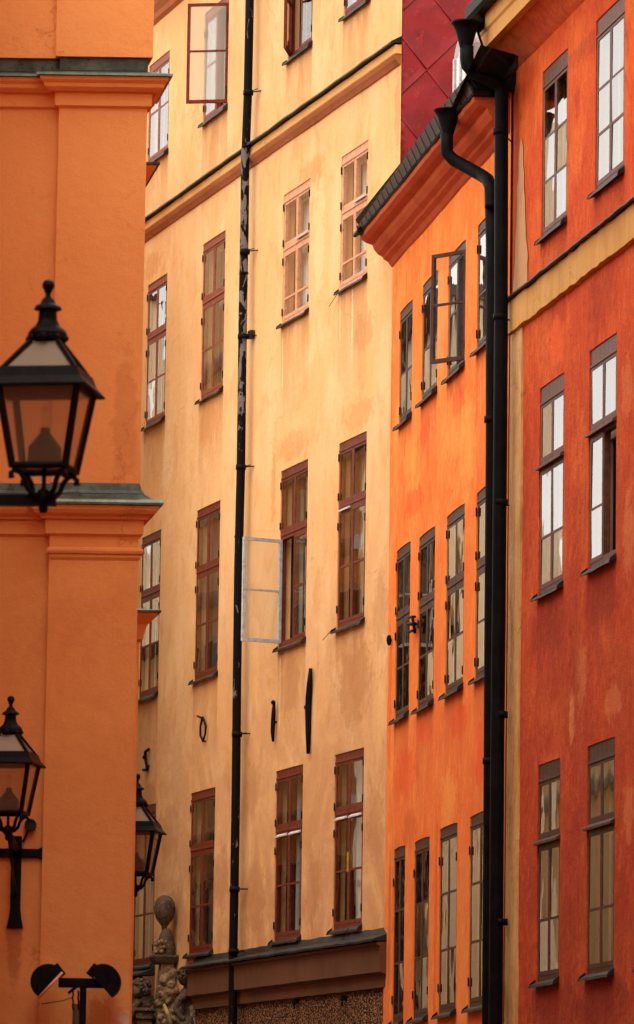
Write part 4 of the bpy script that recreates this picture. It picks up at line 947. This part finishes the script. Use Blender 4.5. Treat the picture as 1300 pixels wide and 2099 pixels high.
# brackets (children of their lanterns, in lantern space)
def local(L, pw): return Matrix.Rotation(-L.rotation_euler.z, 3, 'Z') @ (Vector(pw)-Vector(L.location))/L.scale.x
def lpart(L, mb, name, mat):
    mb.v = [local(L, q_) for q_ in mb.v]; o = mb.build(name, mat, None); o.parent = L; return o
p_ = Vector(L1.location); b_ = MB(); b_.cube((-2.78, p_.y-.014, p_.z+.02), (p_.x+.055, p_.y+.014, p_.z+.068)); b_.cube((-2.76, p_.y-.06, p_.z-.3), (-2.735, p_.y+.06, p_.z+.35))
lpart(L1, b_, 'wall_arm', M['lampiron'])
p_ = Vector(L2.location); b_ = MB(); wx = at(33, 1750, CY).x; wz = at(33, 1748, CY).z
yw = CY+STEP
b_.tube([p_+Vector((0, 0, .05)), Vector((wx, yw, wz+.02))], .024, 8); b_.tube([p_+Vector((0, .1, .03)), Vector((wx, yw, wz-.3))], .010, 6)
# forged wall cross with flared ends
def fl(x0, z0, x1, z1, w0, w1, mb):
    d = Vector((x1-x0, 0, z1-z0)).normalized(); n_ = Vector((-d.z, 0, d.x)); A = Vector((x0, 0, z0)); B = Vector((x1, 0, z1)); L_ = (B-A).length
    st_ = [(0, w0), (.8, w0), (.9, w0*1.25), (1, w1)]
    for (ta, wa), (tb, wb) in zip(st_, st_[1:]):
        pa, pb = A.lerp(B, ta), A.lerp(B, tb); q4 = [pa-n_*wa, pa+n_*wa, pb+n_*wb, pb-n_*wb]
        mb.hexa([Vector((q_.x, yw, q_.z)) for q_ in q4]+[Vector((q_.x, yw-.022, q_.z)) for q_ in q4])
s_ = 1/294
fl(wx, wz+.12, wx, at(33, 1902, CY).z, .036, .058, b_); fl(wx, wz, at(88, 1748, CY).x, wz, .032, .055, b_); fl(wx, wz, wx-.19, wz, .032, .055, b_)
for dx in (-.13, .13): b_.tube([Vector((wx+dx, yw-.02, wz)), Vector((wx+dx, yw-.034, wz))], .014, 8)
lpart(L2, b_, 'wall_cross', M['lampiron'])
b_ = MB(); jb = at(62, 1690, CY); b_.tube([Vector((jb.x, yw, jb.z)), Vector((jb.x, yw-.05, jb.z))], .042, 14); b_.tube([Vector((jb.x, yw-.02, jb.z)), Vector((jb.x-.05, yw-.02, jb.z-.12))], .008, 6); lpart(L2, b_, 'junction_box', M['greyw'] if False else M['sheet'])
p_ = Vector(L3.location); b_ = MB(); b_.cube((p_.x-.9, p_.y-.014, p_.z+.02), (p_.x+.02, p_.y+.014, p_.z+.06)); lpart(L3, b_, 'wall_arm', M['lampiron'])

# ================================================================== TWIN FLOODLIGHT
fy = CY-.30
fr_ = empty('twin_floodlight', at(170, 2099, fy), label='black twin floodlight on a post, low on the orange corner house', cat='floodlight')
S_ = fy/FPX
def P2(x, y, dy=0): return at(x, y, fy+dy)
post = MB(); a, b2 = P2(171, 2015), P2(171, 2110); post.cube((a.x-.022, fy-.02, 0.0+EYE-.0), (a.x+.022, fy+.02, a.z)); post.cube((P2(122, 0).x, 0, 0), (0, 0, 0)) if False else None
post.v = [Vector(v_) for v_ in post.v]
post.build('post', M['iron'], fr_)
bar = MB(); a, b2 = P2(120, 2024), P2(214, 2006); bar.cube((a.x, fy-.03, a.z), (b2.x, fy+.03, b2.z)); bar.build('cross_bar', M['iron'], fr_, bevel=.006)
for sgn, cx in ((1, 100), (-1, 212)):
    hd = MB(); c_ = P2(cx, 2013); rr = 36*S_
    # drum seen end-on with its opening cut away along a slanted chord
    a0 = R(-128) if sgn == 1 else R(-52)
    ring = []
    span = R(275)*.77
    for i in range(19):
        th = (R(35)+R(205)*i/18) if sgn == 1 else (R(145)-R(205)*i/18)
        ring.append(Vector((c_.x+rr*math.cos(th), 0, c_.z+rr*math.sin(th))))
    n_ = len(ring); hd.v = [Vector((q_.x, fy-.09, q_.z)) for q_ in ring]+[Vector((q_.x, fy+.09, q_.z)) for q_ in ring]
    hd.f = [list(range(n_)), list(range(2*n_-1, n_-1, -1))]+[[i, i+1, n_+i+1, n_+i] for i in range(n_-1)]+[[n_-1, 0, n_, 2*n_-1]]; hd.sm = [False]*len(hd.f)
    ho = hd.build('lamp_head', M['iron'], fr_)
    bx = MB(); q0 = P2(cx+sgn*20, 1990); ang = R(-30*sgn)
    bx.cube((-.028, -.06, -.045), (.028, .06, .045), Matrix.Translation(q0) @ Matrix.Rotation(R(32*sgn), 4, 'Y') @ Matrix.Rotation(math.pi, 4, 'Z') if False else Matrix.Translation(q0) @ Matrix.Rotation(R(-38*sgn), 4, 'Y'))
    bx.build('ballast_box', M['iron'], ho, bevel=.004)
    if sgn == 1:
        e_ = MB(); A = ring[0]; B = ring[-1]; e_.tube([Vector((A.x, fy-.10, A.z-.006)), Vector((B.x, fy-.10, B.z-.006))], .010, 6); e_.build('edge_highlight', M['edge'], ho)  # orange light caught on the cut edge, painted as a pale strip
b_ = MB(); a = P2(157, 2058, .15); b_.tube([a, Vector((a.x, a.y, EYE))], .026, 10); b_.build('conduit', M['tube'], fr_)
b_ = MB()
for dx in (149, 160):
    for k in range(5): b_.tube([P2(dx+(k % 2)*1.5, 2030+k*8, -.02), P2(dx+((k+1) % 2)*1.5, 2038+k*8, -.02)], .006, 6)
b_.tube([P2(140, 2036), P2(158, 2022), P2(166, 2018)], .010, 6); b_.build('chain', M['iron'], fr_)
b_ = MB(); b_.tube([P2(85, 2058, .2), P2(110, 2054, .2), P2(130, 2051, .1), P2(150, 2044, .0)], .003, 5); b_.build('wire', M['sheet'], fr_)

# ================================================================== CARVED PORTAL TOP
PW = FY.P(FY.uv(352, 1870)[0], 0, 0).y-.28
pc = empty('carved_portal_top', at(340, 2099, PW), label='dark carved stone portal top with ball finial and two reclining figures', cat='sculpture')
def Q(x, y, dy=0): return at(x, y, PW+dy)
sc_ = PW/FPX
def lat(cx, pts, name, mat, n=14, sq=False, rot=0, parent=pc):
    z0_ = Q(cx, pts[-1][1]).z; b_ = MB(); c0 = Q(cx, pts[-1][1]); prof_ = [(max(.004, h_*sc_), Q(cx, y_).z-z0_) for h_, y_ in reversed(pts)]
    b_.lathe(c0, prof_, n, sq=sq, rot=rot); return b_.build(name, mat, parent)
fin = lat(337, [(2, 1835), (8, 1836), (15, 1841), (20, 1850), (22, 1862), (21, 1873), (17, 1884), (10, 1893), (6, 1899), (6, 1906)], 'ball_finial', M['stoned'], 18)
lat(340, [(7, 1903), (10, 1909), (14, 1918), (17, 1930), (19, 1945), (17, 1955), (20, 1962)], 'urn', M['stoned'], 12)
cv = MB()
for k in range(16): x_, y_ = 323+random.uniform(-5, 14), random.uniform(1928, 1955); cv.ball(Q(x_, y_, -.13), random.uniform(.02, .035), n=8)
cv.build('carved_cluster', M['stone'], pc)
lat(336, [(25, 1958), (26, 1962), (23, 1969), (20, 1974), (15, 1977)], 'finial_slab', M['stoned'], sq=True, rot=.25)
lat(338, [(13, 1977), (15, 2000), (18, 2040), (24, 2110), (24, 2140)], 'obelisk', M['stone'], sq=True, rot=.25)
def organic(name, blobs, mat, voxel=.014, disp=.03, ds=.09, label=None):
    b_ = MB()
    for bb in blobs:
        if bb[0] == 'b': b_.ball(bb[1], *bb[2])
        else: b_.tube(bb[1], bb[2], 10)
    o = b_.build(name, mat, pc)
    r_ = o.modifiers.new('remesh', 'REMESH'); r_.mode = 'VOXEL'; r_.voxel_size = voxel; r_.use_smooth_shade = True
    tx = bpy.data.textures.new(name+'_folds', 'CLOUDS'); tx.noise_scale = ds; tx.noise_depth = 3
    d_ = o.modifiers.new('folds', 'DISPLACE'); d_.texture = tx; d_.strength = disp; d_.mid_level = .5
    if label: o['label'] = label
    return o
# scrollwork and drapery heap under the obelisk
bl = []
for k in range(90):
    x_ = random.gauss(345, 17); y_ = random.uniform(1990, 2110)
    if abs(x_-345) > 8+(y_-1985)*.28: continue
    bl.append(('b', Q(x_, y_, random.uniform(-.18, -.02)), (random.uniform(.035, .075),)))
organic('scrollwork', bl, M['stone'], .012, .05, .05)
b_ = MB(); b_.tube([Q(336, 2058, -.28), Q(344, 2078, -.28), Q(353, 2105, -.28)], [.018, .026, .03], 8); b_.build('carved_staff', simple('ochre_stone', lin(178, 150, 92), lin(140, 116, 70), .8), pc)
def Q2(x, y, dy=0): return at(x, y, PW+dy-.62)
# right-hand reclining figure: bowed curly head, shoulder, arm, torso, hip
fig = [('b', Q2(378, 2003, -.1), (.085, .09, .10)), ('t', [Q2(382, 2014, -.08), Q2(388, 2026, -.05)], [.045, .06]), ('b', Q2(390, 2040, -.05), (.14, .11, .12)),
       ('t', [Q2(384, 2036, -.15), Q2(366, 2052, -.22), Q2(360, 2070, -.24)], [.06, .05, .04]), ('t', [Q2(360, 2070, -.24), Q2(370, 2084, -.26), Q2(378, 2090, -.26)], [.04, .035, .03]),
       ('t', [Q2(390, 2040, 0), Q2(396, 2070, 0), Q2(398, 2110, .05)], [.13, .15, .17]), ('t', [Q2(398, 2044, -.1), Q2(406, 2064, -.15), Q2(400, 2088, -.2)], [.055, .05, .045]),
       ('t', [Q2(396, 2095, -.1), Q2(380, 2104, -.2), Q2(362, 2125, -.2)], [.12, .10, .08])]
organic('reclining_figure', fig, M['stoned'], .012, .022, .05, label='stone figure bowing its curly head, right of the obelisk')
cur_ = MB()
for k in range(70):
    v_ = Vector((random.gauss(0, 1), random.gauss(0, 1), random.gauss(0, 1))).normalized(); cur_.ball(Q2(378, 2000, -.1)+Vector((v_.x*.085, v_.y*.09, v_.z*.09+.01)), random.uniform(.014, .024), n=6)
cur_.build('curls', M['stoned'], pc)
cl_ = organic('stone_drape', [('t', [Q2(402, 2058, -.12), Q2(408, 2078, -.12), Q2(404, 2110, -.1)], [.09, .12, .15])], simple('pale_worn_stone', lin(150, 130, 106), lin(110, 92, 74), .85, 0, 14), .014, .03, .07)
# left-hand figure: curly head above a moulded block
fig = [('b', Q(288, 2026, -.1), (.12, .11, .11)), ('b', Q(279, 2034, -.18), (.06, .06, .07)), ('t', [Q(290, 2040, -.05), Q(296, 2060, 0)], [.12, .15]), ('t', [Q(284, 2050, -.15), Q(272, 2075, -.2), Q(262, 2100, -.2)], [.05, .045, .04])]
organic('reclining_figure', fig, M['stoned'], .012, .03, .05, label='stone figure with a mass of curls, left of the obelisk')
cur_ = MB()
for k in range(90):
    v_ = Vector((random.gauss(0, 1), random.gauss(0, 1), random.gauss(0, 1))).normalized(); cur_.ball(Q(289, 2025, -.1)+Vector((v_.x*.12, v_.y*.11, v_.z*.105)), random.uniform(.016, .03), n=6)
cur_.build('curls', M['stoned'], pc)
b_ = MB()
for (x0, x1, y0, y1, dd) in ((276, 316, 2066, 2072, .28), (279, 314, 2072, 2088, .24), (282, 312, 2088, 2130, .2)):
    A = Q(x0, y1, -dd); B = Q(x1, y0, -dd); b_.cube((A.x, A.y, A.z), (B.x, B.y+.5, B.z))
b_.build('moulded_block', M['stoned'], pc, bevel=.008)
b_ = MB(); A = Q(262, 2122); b_.cube((A.x-.1, PW-.95, 0), (Q(410, 2122).x, FY.P(-8.2, 0, 0).y, Q(340, 2118).z)); b_.build('portal_base', M['stoned'], pc)
